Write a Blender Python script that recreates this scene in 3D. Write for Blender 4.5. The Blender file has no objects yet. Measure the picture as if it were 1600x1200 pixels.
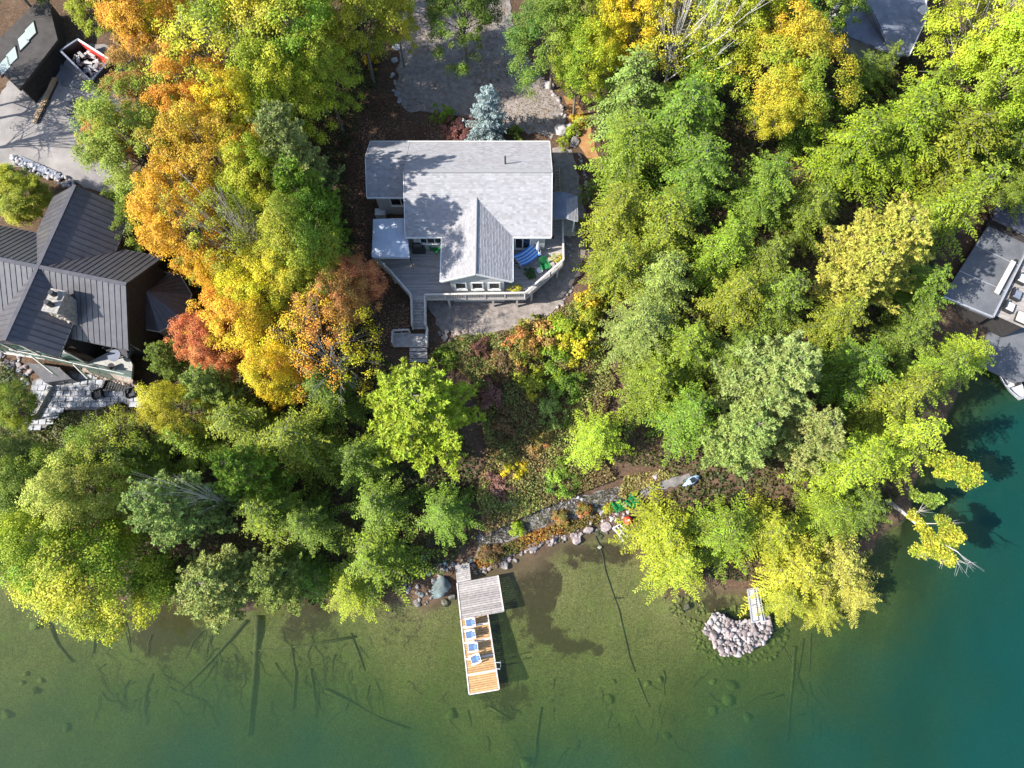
import bpy, math, random
import numpy as np
from mathutils import Vector, Matrix
from mathutils.geometry import delaunay_2d_cdt

SC = bpy.context.scene
COL = SC.collection
random.seed(7)
R = random.Random(11)

# ------------------------------------------------------------------ camera, sky, sun, exposure
CAM_H, CAM_T, CAM_F = 59.0, math.radians(17.0), 1067.0      # metres above the lake, tilt from straight down, focal length in px of a 1600 px wide frame
cam_d = bpy.data.cameras.new('camera')
cam_d.sensor_width = 36.0
cam_d.lens = 36.0 * CAM_F / 1600.0
cam_d.clip_end = 2000.0
cam = bpy.data.objects.new('camera', cam_d)
COL.objects.link(cam)
cam.location = (0, 0, CAM_H)
cam.rotation_euler = (CAM_T, 0, 0)
SC.camera = cam

SUN_EL = math.radians(41.0)
SUN_TO = Vector((-1.0, -0.24, 0)).normalized()              # horizontal direction towards the sun
world = bpy.data.worlds.new('World')
SC.world = world
world.use_nodes = True
nt = world.node_tree
sky = nt.nodes.new('ShaderNodeTexSky')
sky.sky_type = 'NISHITA'
sky.sun_disc = False
sky.sun_elevation = SUN_EL
sky.sun_rotation = math.atan2(SUN_TO.x, SUN_TO.y)
nt.links.new(sky.outputs[0], nt.nodes['Background'].inputs[0])
nt.nodes['Background'].inputs[1].default_value = 0.14
sun_d = bpy.data.lights.new('sun', 'SUN')
sun_d.energy = 5.0
sun_d.angle = math.radians(0.5)
sun_d.color = (1.0, 0.95, 0.86)
sun = bpy.data.objects.new('sun', sun_d)
COL.objects.link(sun)
sun.location = (-60, -15, 60)
ld = Vector((-SUN_TO.x * math.cos(SUN_EL), -SUN_TO.y * math.cos(SUN_EL), -math.sin(SUN_EL)))
sun.rotation_euler = ld.to_track_quat('-Z', 'Y').to_euler()
vs = SC.view_settings
vs.view_transform = 'Standard'
vs.look = 'None'
vs.exposure = 1.2
vs.gamma = 1.0
vs.use_curve_mapping = False
SC.cycles.max_bounces = 6
SC.cycles.transparent_max_bounces = 8
SC.cycles.use_denoising = True

# ------------------------------------------------------------------ measuring: a pixel of the photograph and a height give a place
def U(px, py, z=0.0):
    a = (px - 800) / CAM_F
    b = (600 - py) / CAM_F
    dy = b * math.cos(CAM_T) + math.sin(CAM_T)
    dz = b * math.sin(CAM_T) - math.cos(CAM_T)
    t = (z - CAM_H) / dz
    return Vector((a * t, dy * t, z))

def mpp(px, py, z=0.0):
    b = (600 - py) / CAM_F
    return (z - CAM_H) / (b * math.sin(CAM_T) - math.cos(CAM_T)) / CAM_F

# ------------------------------------------------------------------ terrain
SHORE_PX = [(-900, 840), (-300, 880), (-60, 900), (40, 905), (120, 925), (230, 945), (330, 950), (420, 945), (500, 935), (600, 945), (650, 948), (700, 925),
            (740, 893), (790, 880), (835, 862), (870, 850), (905, 850), (940, 832), (975, 832), (1005, 850), (1030, 900),
            (1050, 925), (1090, 922), (1140, 925), (1200, 935), (1240, 930), (1300, 905), (1360, 860), (1410, 800),
            (1450, 730), (1475, 670), (1500, 620), (1530, 560), (1575, 500), (1640, 440), (1800, 400), (2600, 330)]
shore = np.array([U(*p, 0)[:2] for p in SHORE_PX])
shore_poly = np.vstack([shore, [[500, 400], [-500, 400]]])
LAND = [(-100, 600, 4.8), (0, 600, 4.9), (100, 620, 4.8), (200, 620, 4.6), (60, 500, 5.6), (100, 400, 6.0), (240, 480, 5.2), (120, 250, 6.7), (60, 180, 7.0), (50, 50, 7.5), (160, 100, 7.2),
        (720, 20, 7.3), (720, 100, 7.0), (680, 190, 6.8), (840, 180, 6.8), (740, 230, 6.7), (880, 230, 6.6), (600, 250, 6.7), (897, 300, 6.2), (910, 400, 5.2), (850, 490, 4.6), (770, 505, 4.6),
        (700, 500, 4.6), (640, 470, 5.0), (590, 400, 5.8), (690, 560, 4.0), (830, 560, 4.0), (820, 620, 3.1), (810, 700, 2.0), (810, 790, 1.15), (880, 800, 1.0), (950, 775, 1.1), (1060, 755, 1.4), (760, 850, 0.7),
        (1100, 600, 3.8), (1000, 450, 5.2), (1100, 300, 6.4), (1300, 200, 6.2), (1300, 500, 4.2), (1250, 700, 2.2), (1400, 600, 2.2), (1450, 400, 3.6), (1540, 430, 2.6),
        (1500, 150, 5.4), (1385, 30, 6.8), (1100, 50, 7.5), (400, 100, 7.5), (400, 400, 6.2), (500, 300, 6.6), (540, 450, 5.4), (400, 600, 4.6),
        (300, 750, 2.7), (120, 780, 2.2), (500, 750, 2.5), (600, 700, 2.9), (700, 780, 1.6), (620, 850, 1.2), (1200, 860, 0.8), (1100, 840, 0.9), (600, -300, 9.0), (1600, -300, 9.0), (-200, -200, 9.5)]
land_xy = np.array([U(*c)[:2] for c in LAND])
land_z = np.array([c[2] for c in LAND])
DEEP = [(-200, 1000, 1.8), (50, 1000, 1.4), (60, 1180, 3.2), (250, 1000, 1.1), (250, 1100, 2.7), (300, 1190, 4.4), (450, 1020, 1.2), (480, 1130, 3.4), (480, 1190, 4.0), (640, 1000, .7), (640, 1060, 1.5), (620, 1190, 4.0),
        (700, 980, .6), (760, 1090, 1.9), (820, 900, .35), (850, 980, .5), (900, 940, .35), (900, 1020, .8), (980, 900, .35), (1000, 1000, .5), (1080, 960, .35),
        (900, 1090, 2.2), (900, 1190, 4.4), (1040, 1050, 1.4), (1130, 1070, 2.3), (1150, 1120, 3.4), (1150, 1190, 4.8), (1150, 990, .7), (1240, 1000, 1.3), (1280, 1080, 3.3), (1300, 1180, 6.5),
        (1350, 960, 2.0), (1400, 1050, 5.5), (1440, 930, 2.5), (1500, 980, 6.5), (1560, 900, 8), (1590, 1180, 10), (1590, 1000, 9), (1540, 780, 9), (1590, 680, 9), (1500, 820, 6), (1400, 860, 2.2), (1480, 720, 5), (1560, 600, 3), (760, 1600, 14), (1700, 1000, 12), (0, 1600, 10)]
deep_xy = np.array([U(p[0], p[1], 0)[:2] for p in DEEP])
deep_z = np.array([p[2] for p in DEEP])

def idw(x, y, c, v, p=3.0, e=1.5):
    d2 = (x[:, None] - c[None, :, 0]) ** 2 + (y[:, None] - c[None, :, 1]) ** 2 + e
    w = d2 ** (-p / 2)
    return (w * v[None, :]).sum(1) / w.sum(1)

def shore_dist(x, y):
    """signed metres from the waterline, land positive"""
    best = np.full(x.shape, 1e9)
    for i in range(len(shore) - 1):
        ax, ay = shore[i]
        bx, by = shore[i + 1]
        dx, dy = bx - ax, by - ay
        t = np.clip(((x - ax) * dx + (y - ay) * dy) / (dx * dx + dy * dy), 0, 1)
        best = np.minimum(best, (x - ax - t * dx) ** 2 + (y - ay - t * dy) ** 2)
    return np.sqrt(best) * np.where(in_poly(x, y, shore_poly), 1, -1)

def in_poly(x, y, poly):
    ins = np.zeros(x.shape, bool)
    n = len(poly)
    for i in range(n):
        ax, ay = poly[i]
        bx, by = poly[(i + 1) % n]
        c = ((ay > y) != (by > y)) & (x < (bx - ax) * (y - ay) / ((by - ay) if by != ay else 1e-9) + ax)
        ins ^= c
    return ins

def vnoise(x, y, s, seed=0):
    """smooth value noise, 0..1"""
    x = x * s + seed * 17.3
    y = y * s + seed * 9.1
    xi, yi = np.floor(x), np.floor(y)
    fx, fy = x - xi, y - yi
    fx, fy = fx * fx * (3 - 2 * fx), fy * fy * (3 - 2 * fy)
    h = lambda a, b: np.modf(np.abs(np.sin(a * 127.1 + b * 311.7 + seed) * 43758.5453))[0]
    return (h(xi, yi) * (1 - fx) + h(xi + 1, yi) * fx) * (1 - fy) + (h(xi, yi + 1) * (1 - fx) + h(xi + 1, yi + 1) * fx) * fy

def terr(x, y):
    x = np.atleast_1d(np.asarray(x, float))
    y = np.atleast_1d(np.asarray(y, float))
    s = shore_dist(x, y) + (vnoise(x, y, .45, 3) - .5) * 1.3 + (vnoise(x, y, 1.3, 5) - .5) * .5
    zl = idw(x, y, land_xy, land_z)
    t = np.clip(s / 6.0, 0, 1)
    t = t * t * (3 - 2 * t)
    rough = (vnoise(x, y, .8, 1) - .5) * .25 * np.clip((zl - 9) * -1, 0, 1) * .6
    land = .32 * np.clip(s / .9, 0, 1) + (zl - .32) * t + rough * np.clip(s / 3, 0, 1)
    dp = idw(x, y, deep_xy, deep_z, 3.2, 9.0)
    wat = -dp * (1 - np.exp(s / 2.2)) + (vnoise(x, y, 1.1, 8) - .5) * .12 * np.clip(-s, 0, 1)
    return np.where(s > 0, land, wat)

def tz(x, y):
    return float(terr(x, y)[0])

def G(px, py, dz=0.0):
    """where the ray of a pixel meets the ground"""
    z = 2.0
    for _ in range(9):
        v = U(px, py, z)
        z = .4 * z + .6 * tz(v.x, v.y)
    v = U(px, py, z)
    v.z = tz(v.x, v.y) + dz
    return v

# ------------------------------------------------------------------ materials
def newmat(name):
    m = bpy.data.materials.new(name)
    m.use_nodes = True
    n = m.node_tree
    return m, n, n.nodes['Principled BSDF']

def ramp(n, pts, src):
    r = n.nodes.new('ShaderNodeValToRGB')
    el = r.color_ramp.elements
    while len(el) < len(pts):
        el.new(.5)
    for e, (p, c) in zip(el, pts):
        e.position = p
        e.color = (*c, 1)
    n.links.new(src, r.inputs[0])
    return r.outputs[0]

def noise(n, scale, detail=4, rough=.6, vec=None, dist=0.0):
    t = n.nodes.new('ShaderNodeTexNoise')
    t.inputs['Scale'].default_value = scale
    t.inputs['Detail'].default_value = detail
    t.inputs['Roughness'].default_value = rough
    t.inputs['Distortion'].default_value = dist
    if vec is None:
        vec = n.nodes.new('ShaderNodeNewGeometry').outputs['Position']
    n.links.new(vec, t.inputs['Vector'])
    return t.outputs['Fac']

def bump(n, p, h, strength=.4, dist=.03):
    b = n.nodes.new('ShaderNodeBump')
    b.inputs['Strength'].default_value = strength
    b.inputs['Distance'].default_value = dist
    n.links.new(h, b.inputs['Height'])
    n.links.new(b.outputs[0], p.inputs['Normal'])

def mathn(n, op, a, b=None, clamp=False):
    m = n.nodes.new('ShaderNodeMath')
    m.operation = op
    m.use_clamp = clamp
    for i, v in enumerate((a, b)):
        if v is None:
            continue
        if isinstance(v, (int, float)):
            m.inputs[i].default_value = v
        else:
            n.links.new(v, m.inputs[i])
    return m.outputs[0]

def mixc(n, f, a, b, mode='MIX'):
    m = n.nodes.new('ShaderNodeMix')
    m.data_type = 'RGBA'
    m.blend_type = mode
    for s, v in ((m.inputs['Factor'], f), (m.inputs[6], a), (m.inputs[7], b)):
        if isinstance(v, (int, float)):
            s.default_value = v
        elif isinstance(v, tuple):
            s.default_value = (*v, 1)
        else:
            n.links.new(v, s)
    return m.outputs[2]

def attr(n, name, kind='GEOMETRY'):
    a = n.nodes.new('ShaderNodeAttribute')
    a.attribute_name = name
    a.attribute_type = kind
    return a

def mottled(name, c1, c2, scale=3.0, rough=.8, bs=.3, bd=.02, detail=5, vary=0.0, spec=.3, metal=0.0, wet=False):
    """two colours mixed by noise; vary adds a different lightness to each object"""
    m, n, p = newmat(name)
    tc = n.nodes.new('ShaderNodeTexCoord').outputs['Object']
    f = noise(n, scale, detail, .65, tc)
    c = ramp(n, [(.3, c1), (.7, c2)], f)
    if vary:
        oi = n.nodes.new('ShaderNodeObjectInfo')
        v = mathn(n, 'MULTIPLY_ADD', oi.outputs['Random'], vary)
        n.nodes[-1].inputs[2].default_value = 1 - vary / 2
        hs = n.nodes.new('ShaderNodeHueSaturation')
        n.links.new(c, hs.inputs['Color'])
        n.links.new(v, hs.inputs['Value'])
        c = hs.outputs[0]
    if wet:                                                   # stone darkened by water and algae up to just above the lake level
        sp = n.nodes.new('ShaderNodeSeparateXYZ')
        n.links.new(n.nodes.new('ShaderNodeNewGeometry').outputs['Position'], sp.inputs[0])
        k = ramp(n, [(.35, (1, 1, 1)), (.55, (0, 0, 0))], mathn(n, 'ADD', sp.outputs['Z'], mathn(n, 'MULTIPLY', noise(n, 3, 4), .6)))
        c = mixc(n, k, c, (.045, .048, .025))
        st = noise(n, 1.3, 5, .7)
        c = mixc(n, ramp(n, [(.5, (0, 0, 0)), (.75, (.6, .6, .6))], st), c, (.10, .095, .085))
    n.links.new(c, p.inputs['Base Color'])
    p.inputs['Roughness'].default_value = rough
    p.inputs['Specular IOR Level'].default_value = spec
    p.inputs['Metallic'].default_value = metal
    if bs:
        bump(n, p, noise(n, scale * 4, 4, .6, tc), bs, bd)
    return m

def foliage_material():
    m, n, p = newmat('leaves')
    ta, tb = attr(n, 'tint_a', 'OBJECT').outputs['Color'], attr(n, 'tint_b', 'OBJECT').outputs['Color']
    mx, rd = attr(n, 'mx').outputs['Fac'], attr(n, 'rnd').outputs['Fac']
    c = mixc(n, mx, ta, tb)
    hs = n.nodes.new('ShaderNodeHueSaturation')
    n.links.new(c, hs.inputs['Color'])
    n.links.new(mathn(n, 'ADD', mathn(n, 'MULTIPLY', rd, .05), .475), hs.inputs['Hue'])
    n.links.new(mathn(n, 'ADD', mathn(n, 'MULTIPLY', rd, .85), .60), hs.inputs['Value'])
    n.links.new(hs.outputs[0], p.inputs['Base Color'])
    p.inputs['Roughness'].default_value = .55
    p.inputs['Specular IOR Level'].default_value = .25
    tr = n.nodes.new('ShaderNodeBsdfTranslucent')
    n.links.new(hs.outputs[0], tr.inputs['Color'])
    ms = n.nodes.new('ShaderNodeMixShader')
    ms.inputs[0].default_value = .27
    n.links.new(p.outputs[0], ms.inputs[1])
    n.links.new(tr.outputs[0], ms.inputs[2])
    n.links.new(ms.outputs[0], n.nodes['Material Output'].inputs['Surface'])
    return m

MAT = {}
MAT['leaves'] = foliage_material()
MAT['bark'] = mottled('bark', (.10, .085, .07), (.24, .21, .18), 5, .9)
MAT['pale_bark'] = mottled('pale bark', (.38, .36, .33), (.60, .57, .53), 5, .8)
MAT['shingle'] = None
MAT['white_paint'] = mottled('white paint', (.50, .50, .49), (.60, .60, .59), 3, .5, .1)
MAT['siding'] = mottled('pale grey siding', (.33, .34, .33), (.42, .43, .42), 3, .6, .15)
MAT['grey_wood'] = mottled('weathered grey wood', (.20, .19, .185), (.40, .37, .35), 4, .8, .3, vary=.35)
MAT['rail_wood'] = mottled('weathered railing wood', (.36, .34, .32), (.52, .49, .46), 4, .8, .3)
MAT['dock_grey'] = mottled('silver dock wood', (.20, .18, .172), (.33, .30, .29), 4, .75, .3, vary=.35)
MAT['dock_new'] = mottled('new orange dock wood', (.31, .175, .075), (.46, .275, .13), 4, .65, .3, vary=.3)
MAT['trim_pale'] = mottled('pale dock edge', (.42, .37, .34), (.52, .47, .44), 4, .6, .1)
MAT['glass'] = mottled('dark window glass', (.012, .014, .016), (.02, .024, .026), 2, .06, 0, spec=.6)
MAT['metal_dark'] = mottled('charcoal standing seam metal', (.055, .053, .06), (.085, .082, .09), 2, .33, .05, spec=.5, vary=.12)
MAT['black_metal'] = mottled('black painted metal', (.018, .018, .02), (.03, .03, .032), 4, .4, .05, spec=.5)
MAT['steel'] = mottled('brushed aluminium', (.5, .5, .52), (.6, .6, .62), 4, .35, .05, metal=.6)
MAT['rock'] = mottled('granite', (.13, .12, .12), (.34, .31, .30), 2.2, .9, .5, .04, vary=.5, wet=True)
MAT['rock_pink'] = mottled('pink granite', (.13, .105, .105), (.34, .285, .28), 2.4, .9, .5, .04, vary=.5, wet=True)
MAT['rock_wet'] = mottled('algae covered stone', (.06, .075, .02), (.16, .17, .05), 2, .8, .4, .03, vary=.5)
MAT['rock_blue'] = mottled('blue grey boulder', (.055, .075, .08), (.16, .195, .20), 1.6, .85, .6, .05, wet=True)
MAT['chalk'] = mottled('pale boulder', (.25, .23, .225), (.43, .395, .39), 2.4, .9, .5, .04)
MAT['log_wet'] = mottled('sunken wood', (.03, .03, .016), (.12, .115, .06), 3, .85, .4, vary=.5)
MAT['log_dry'] = mottled('silver driftwood', (.34, .31, .28), (.52, .48, .45), 4, .85, .4)
MAT['canvas'] = mottled('pale blue grey canvas', (.34, .38, .46), (.46, .50, .57), 1.2, .7, .5, .05)
MAT['red_plastic'] = mottled('red plastic', (.5, .035, .03), (.6, .06, .045), 3, .4, 0)
MAT['green_plastic'] = mottled('green plastic', (.012, .14, .035), (.02, .20, .055), 3, .4, 0)
MAT['white_plastic'] = mottled('white plastic', (.50, .51, .53), (.60, .61, .62), 3, .4, 0)
MAT['blue_cushion'] = mottled('faded blue cushion', (.05, .10, .20), (.10, .16, .28), 6, .8, .2)
MAT['blue_cloth'] = mottled('blue cloth', (.03, .15, .52), (.05, .22, .62), 6, .8, .2)
MAT['blue_pale'] = mottled('pale blue cloth', (.30, .46, .70), (.38, .54, .76), 6, .8, .2)
MAT['terracotta'] = mottled('terracotta', (.30, .12, .06), (.38, .17, .09), 4, .8, .2)
MAT['flagstone'] = mottled('flagstone', (.22, .225, .25), (.36, .37, .40), 2, .8, .4, vary=.3)
MAT['concrete'] = mottled('pale concrete', (.24, .235, .225), (.38, .37, .35), 2.4, .85, .3)
MAT['stone_wall'] = mottled('rusty fieldstone', (.20, .15, .12), (.42, .35, .30), 3, .9, .6, .05, vary=.4)
MAT['membrane'] = mottled('grey roof membrane', (.075, .08, .092), (.135, .14, .152), .7, .7, .2)  # shade on the boathouse roof and dock is put into this grey
MAT['slate_blue'] = mottled('blue grey shingle roof', (.11, .125, .17), (.19, .205, .26), 1.2, .75, .3)
MAT['lumber'] = mottled('stacked lumber', (.34, .22, .12), (.50, .36, .22), 3, .7, .2, vary=.5)
MAT['debris'] = mottled('building debris', (.16, .16, .17), (.46, .44, .42), 3, .8, .3, vary=.7)
MAT['dark_wood'] = mottled('dark stained wood', (.022, .02, .02), (.045, .04, .038), 4, .7, .2)
MAT['hose'] = mottled('black pipe', (.018, .016, .014), (.03, .028, .024), 4, .6, 0)

def glass_sheet():
    m, n, p = newmat('clear glass')
    p.inputs['Base Color'].default_value = (.30, .42, .38, 1)
    p.inputs['Roughness'].default_value = .04
    tr = n.nodes.new('ShaderNodeBsdfTransparent')
    tr.inputs[0].default_value = (.72, .84, .80, 1)
    ms = n.nodes.new('ShaderNodeMixShader')
    ms.inputs[0].default_value = .35
    n.links.new(tr.outputs[0], ms.inputs[1])
    n.links.new(p.outputs[0], ms.inputs[2])
    n.links.new(ms.outputs[0], n.nodes['Material Output'].inputs['Surface'])
    return m
MAT['clear_glass'] = glass_sheet()

def shingle_material():
    m, n, p = newmat('grey asphalt shingles')
    rd = attr(n, 'rnd').outputs['Fac']
    c = ramp(n, [(0, (.18, .176, .184)), (.5, (.25, .245, .258)), (1, (.32, .315, .332))], rd)
    stain = noise(n, .45, 4, .6)
    c = mixc(n, ramp(n, [(.45, (0, 0, 0)), (.75, (.55, .55, .55))], stain), c, (.23, .21, .20))
    grit = noise(n, 40, 2)
    c = mixc(n, .35, c, ramp(n, [(.3, (.18, .18, .19)), (.7, (.38, .375, .39))], grit))
    n.links.new(c, p.inputs['Base Color'])
    p.inputs['Roughness'].default_value = .85
    p.inputs['Specular IOR Level'].default_value = .3
    return m
MAT['shingle'] = shingle_material()

# ------------------------------------------------------------------ objects
def tag(o, label=None, cat=None, group=None, kind=None):
    for k, v in (('label', label), ('category', cat), ('group', group), ('kind', kind)):
        if v:
            o[k] = v
    return o

def thing(name, label, cat, loc=(0, 0, 0), group=None, rz=0.0):
    o = bpy.data.objects.new(name, None)
    o.empty_display_size = .3
    COL.objects.link(o)
    o.location = loc
    o.rotation_euler = (0, 0, rz)
    return tag(o, label, cat, group)

def origin(o):
    v = Vector((0, 0, 0))
    while o is not None:
        v += Vector(o.location)
        o = o.parent
    return v

def copy_tree(o, parent=None):
    c = o.copy()
    COL.objects.link(c)
    c.parent = parent
    for ch in list(o.children):
        copy_tree(ch, c)
    return c

def mesh_np(name, v, f, mat, attrs=None, smooth=False):
    """v (n,3), f (m,k) arrays"""
    me = bpy.data.meshes.new(name)
    v = np.asarray(v, np.float32)
    f = np.asarray(f, np.int32)
    k = f.shape[1]
    me.vertices.add(len(v))
    me.vertices.foreach_set('co', v.ravel())
    me.loops.add(f.size)
    me.loops.foreach_set('vertex_index', f.ravel())
    me.polygons.add(len(f))
    me.polygons.foreach_set('loop_start', np.arange(0, f.size, k, dtype=np.int32))
    me.polygons.foreach_set('loop_total', np.full(len(f), k, np.int32))
    if smooth:
        me.polygons.foreach_set('use_smooth', np.ones(len(f), bool))
    for nm, (dom, val) in (attrs or {}).items():
        a = me.attributes.new(nm, 'FLOAT', dom)
        a.data.foreach_set('value', np.asarray(val, np.float32))
    me.materials.append(MAT[mat] if isinstance(mat, str) else mat)
    me.update(calc_edges=True)
    return me

class MB:
    def __init__(self):
        self.v, self.f, self.r = [], [], []

    def add(self, vs, fs, r=0.0):
        b = len(self.v)
        self.v += [tuple(q) for q in vs]
        self.f += [tuple(b + i for i in q) for q in fs]
        self.r += [r] * len(fs)
        return self

    def hexa(self, b, t, r=0.0):
        """b, t: lists of matching bottom and top corners"""
        n = len(b)
        fs = [tuple(range(n - 1, -1, -1)), tuple(range(n, 2 * n))]
        fs += [(i, (i + 1) % n, n + (i + 1) % n, n + i) for i in range(n)]
        return self.add(list(b) + list(t), fs, r)

    def box(self, c, s, rz=0.0, r=0.0):
        cx, cy, cz = c
        hx, hy, hz = s[0] / 2, s[1] / 2, s[2] / 2
        ca, sa = math.cos(rz), math.sin(rz)
        q = [(cx + x * ca - y * sa, cy + x * sa + y * ca) for x, y in ((-hx, -hy), (hx, -hy), (hx, hy), (-hx, hy))]
        return self.hexa([(x, y, cz - hz) for x, y in q], [(x, y, cz + hz) for x, y in q], r)

    def prism(self, poly, z0, z1):
        return self.hexa([(p[0], p[1], z0) for p in poly], [(p[0], p[1], z1) for p in poly])

    def slab(self, q, th):
        """a flat polygon (counter-clockwise from outside) given thickness along its normal"""
        q = [Vector(p) for p in q]
        nrm = (q[1] - q[0]).cross(q[2] - q[0]).normalized() * th
        return self.hexa([p - nrm for p in q], q)

    def beam(self, a, b, w, h):
        a, b = Vector(a), Vector(b)
        d = (b - a).normalized()
        up = Vector((0, 0, 1)) if abs(d.z) < .95 else Vector((0, 1, 0))
        s = d.cross(up).normalized() * w / 2
        u = s.cross(d).normalized() * h / 2
        return self.hexa([a - s - u, a + s - u, a + s + u, a - s + u], [b - s - u, b + s - u, b + s + u, b - s + u])

    def tube(self, pts, rad, n=6):
        pts = [Vector(p) for p in pts]
        if isinstance(rad, (int, float)):
            rad = [rad] * len(pts)
        vs, fs = [], []
        ref = Vector((.37, .21, .9))
        for i, p in enumerate(pts):
            d = (pts[min(i + 1, len(pts) - 1)] - pts[max(i - 1, 0)]).normalized()
            s = d.cross(ref)
            s = s.normalized() if s.length > 1e-4 else Vector((1, 0, 0))
            u = s.cross(d)
            for k in range(n):
                a = 2 * math.pi * k / n
                vs.append(p + (s * math.cos(a) + u * math.sin(a)) * rad[i])
        for i in range(len(pts) - 1):
            for k in range(n):
                fs.append((i * n + k, i * n + (k + 1) % n, (i + 1) * n + (k + 1) % n, (i + 1) * n + k))
        fs.append(tuple(range(n - 1, -1, -1)))
        fs.append(tuple(range((len(pts) - 1) * n, len(pts) * n)))
        return self.add(vs, fs)

    def mesh(self, name, mat, off=Vector((0, 0, 0)), smooth=False):
        me = bpy.data.meshes.new(name)
        me.from_pydata([(x - off.x, y - off.y, z - off.z) for x, y, z in self.v], [], self.f)
        me.materials.append(MAT[mat] if isinstance(mat, str) else mat)
        a = me.attributes.new('rnd', 'FLOAT', 'FACE')
        a.data.foreach_set('value', np.asarray(self.r, np.float32))
        if smooth:
            me.polygons.foreach_set('use_smooth', [True] * len(me.polygons))
        me.update()
        return me

    def build(self, name, mat, parent=None, smooth=False, kind=None, base=None):
        off = origin(parent) if parent is not None else Vector(base or (0, 0, 0))
        o = bpy.data.objects.new(name, self.mesh(name, mat, off, smooth))
        COL.objects.link(o)
        o.parent = parent
        if parent is None:
            o.location = off
        if kind:
            o['kind'] = kind
        return o

# an uneven stone, unit size; a few shapes shared by all rocks
def ico(sub):
    import bmesh
    bm = bmesh.new()
    bmesh.ops.create_icosphere(bm, subdivisions=sub, radius=1.0)
    v = np.array([q.co[:] for q in bm.verts])
    f = np.array([[w.index for w in q.verts] for q in bm.faces])
    bm.free()
    return v, f

ROCKS = {}
def rock_mesh(mat, k, sub=2):
    key = (mat, k, sub)
    if key not in ROCKS:
        v, f = ico(sub)
        g = np.random.default_rng(100 + k * 7 + sub)
        w = v.copy()
        for _ in range(11):                                   # cut by random planes: an angular block
            d = g.normal(size=3)
            d /= np.linalg.norm(d)
            lim = g.uniform(.45, .82)
            over = np.maximum(w @ d - lim, 0)
            w -= over[:, None] * d[None, :]
        w += g.normal(size=w.shape) * .03
        ROCKS[key] = mesh_np('stone', w, f, mat)
    return ROCKS[key]

def rock(name, mat, loc, r, sq=.7, sub=2, parent=None, elong=1.0):
    o = bpy.data.objects.new(name, rock_mesh(mat, R.randrange(9), sub))
    COL.objects.link(o)
    o.parent = parent
    o.location = Vector(loc) - (origin(parent) if parent else Vector((0, 0, 0)))
    o.rotation_euler = (R.uniform(-.25, .25), R.uniform(-.25, .25), R.uniform(0, 6.28))
    o.scale = (r * elong * R.uniform(.9, 1.2), r * R.uniform(.8, 1.05), r * sq * R.uniform(.85, 1.15))
    return o
MAT['skylight'] = mottled('pale roof light', (.34, .40, .38), (.42, .48, .46), 2, .15, 0, spec=.6)
MAT['slate_shade'] = mottled('slate roof with painted shade', (.035, .04, .06), (.055, .06, .085), 1.2, .75, .3)  # shade of a slope turned from the sun, put into the colour
MAT['chimney_stone'] = mottled('chimney stone', (.16, .15, .14), (.36, .34, .31), 4.0, .9, .6, .05)
MAT['garage_roof'] = mottled('dark brown roof', (.045, .04, .038), (.075, .068, .064), 1.5, .7, .2)
MAT['green_reflection_glass'] = mottled('glass with painted green reflection', (.02, .045, .04), (.06, .11, .095), 1.2, .08, 0, spec=.8)  # reflected green painted into the pane colour
# ------------------------------------------------------------------ ground and lake
gx = np.concatenate([np.linspace(-420, -66, 24), np.linspace(-64, 64, 280), np.linspace(66, 420, 24)])
gy = np.concatenate([np.linspace(-300, -24, 20), np.linspace(-22, 84, 236), np.linspace(86, 420, 22)])
GX, GY = np.meshgrid(gx, gy)
FX, FY = GX.ravel(), GY.ravel()
FZ = terr(FX, FY)
nx, ny = len(gx), len(gy)
I = np.arange(nx * ny).reshape(ny, nx)
quads = np.stack([I[:-1, :-1], I[:-1, 1:], I[1:, 1:], I[1:, :-1]], -1).reshape(-1, 4)

WEED_PX = [(830, 900, 30, .8), (800, 1020, 26, .8), (780, 985, 20, .7), (830, 990, 22, .7), (870, 1030, 26, .5), (900, 870, 20, .9), (930, 880, 26, .8), (1010, 1040, 22, .4), (700, 990, 26, .4), (660, 1010, 40, .4), (800, 905, 22, .9), (815, 935, 26, .9), (838, 925, 24, 1), (848, 955, 22, 1), (862, 980, 22, 1), (880, 1000, 22, 1), (905, 1005, 20, 1), (930, 1006, 16, 1), (945, 1008, 8, .9),
           (790, 960, 16, .8), (800, 1000, 16, .6), (880, 900, 22, .8), (915, 880, 22, .9), (945, 865, 25, .9), (970, 870, 18, .6), (1072, 945, 30, .6), (1130, 938, 36, .9), (1180, 955, 30, .7),
           (760, 1075, 40, .8), (800, 1095, 36, .8), (850, 1085, 30, .5), (830, 1040, 20, .5), (250, 985, 60, .9), (300, 975, 50, .9), (620, 975, 50, .5), (180, 960, 40, .8), (480, 960, 60, .8), (350, 1040, 60, .6), (500, 1060, 70, .5)]
weed = np.zeros(len(FX))
jx = FX + (vnoise(FX, FY, .9, 21) - .5) * 1.8 + (vnoise(FX, FY, .35, 23) - .5) * 3
jy = FY + (vnoise(FX, FY, .9, 22) - .5) * 1.8 + (vnoise(FX, FY, .35, 24) - .5) * 2
for px, py, rp, w in WEED_PX:
    c = U(px, py, -.4)
    rr = rp * mpp(px, py)
    weed = np.maximum(weed, w * np.clip(1.6 - 1.3 * np.sqrt((jx - c.x) ** 2 + (jy - c.y) ** 2) / rr, 0, 1))

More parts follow.
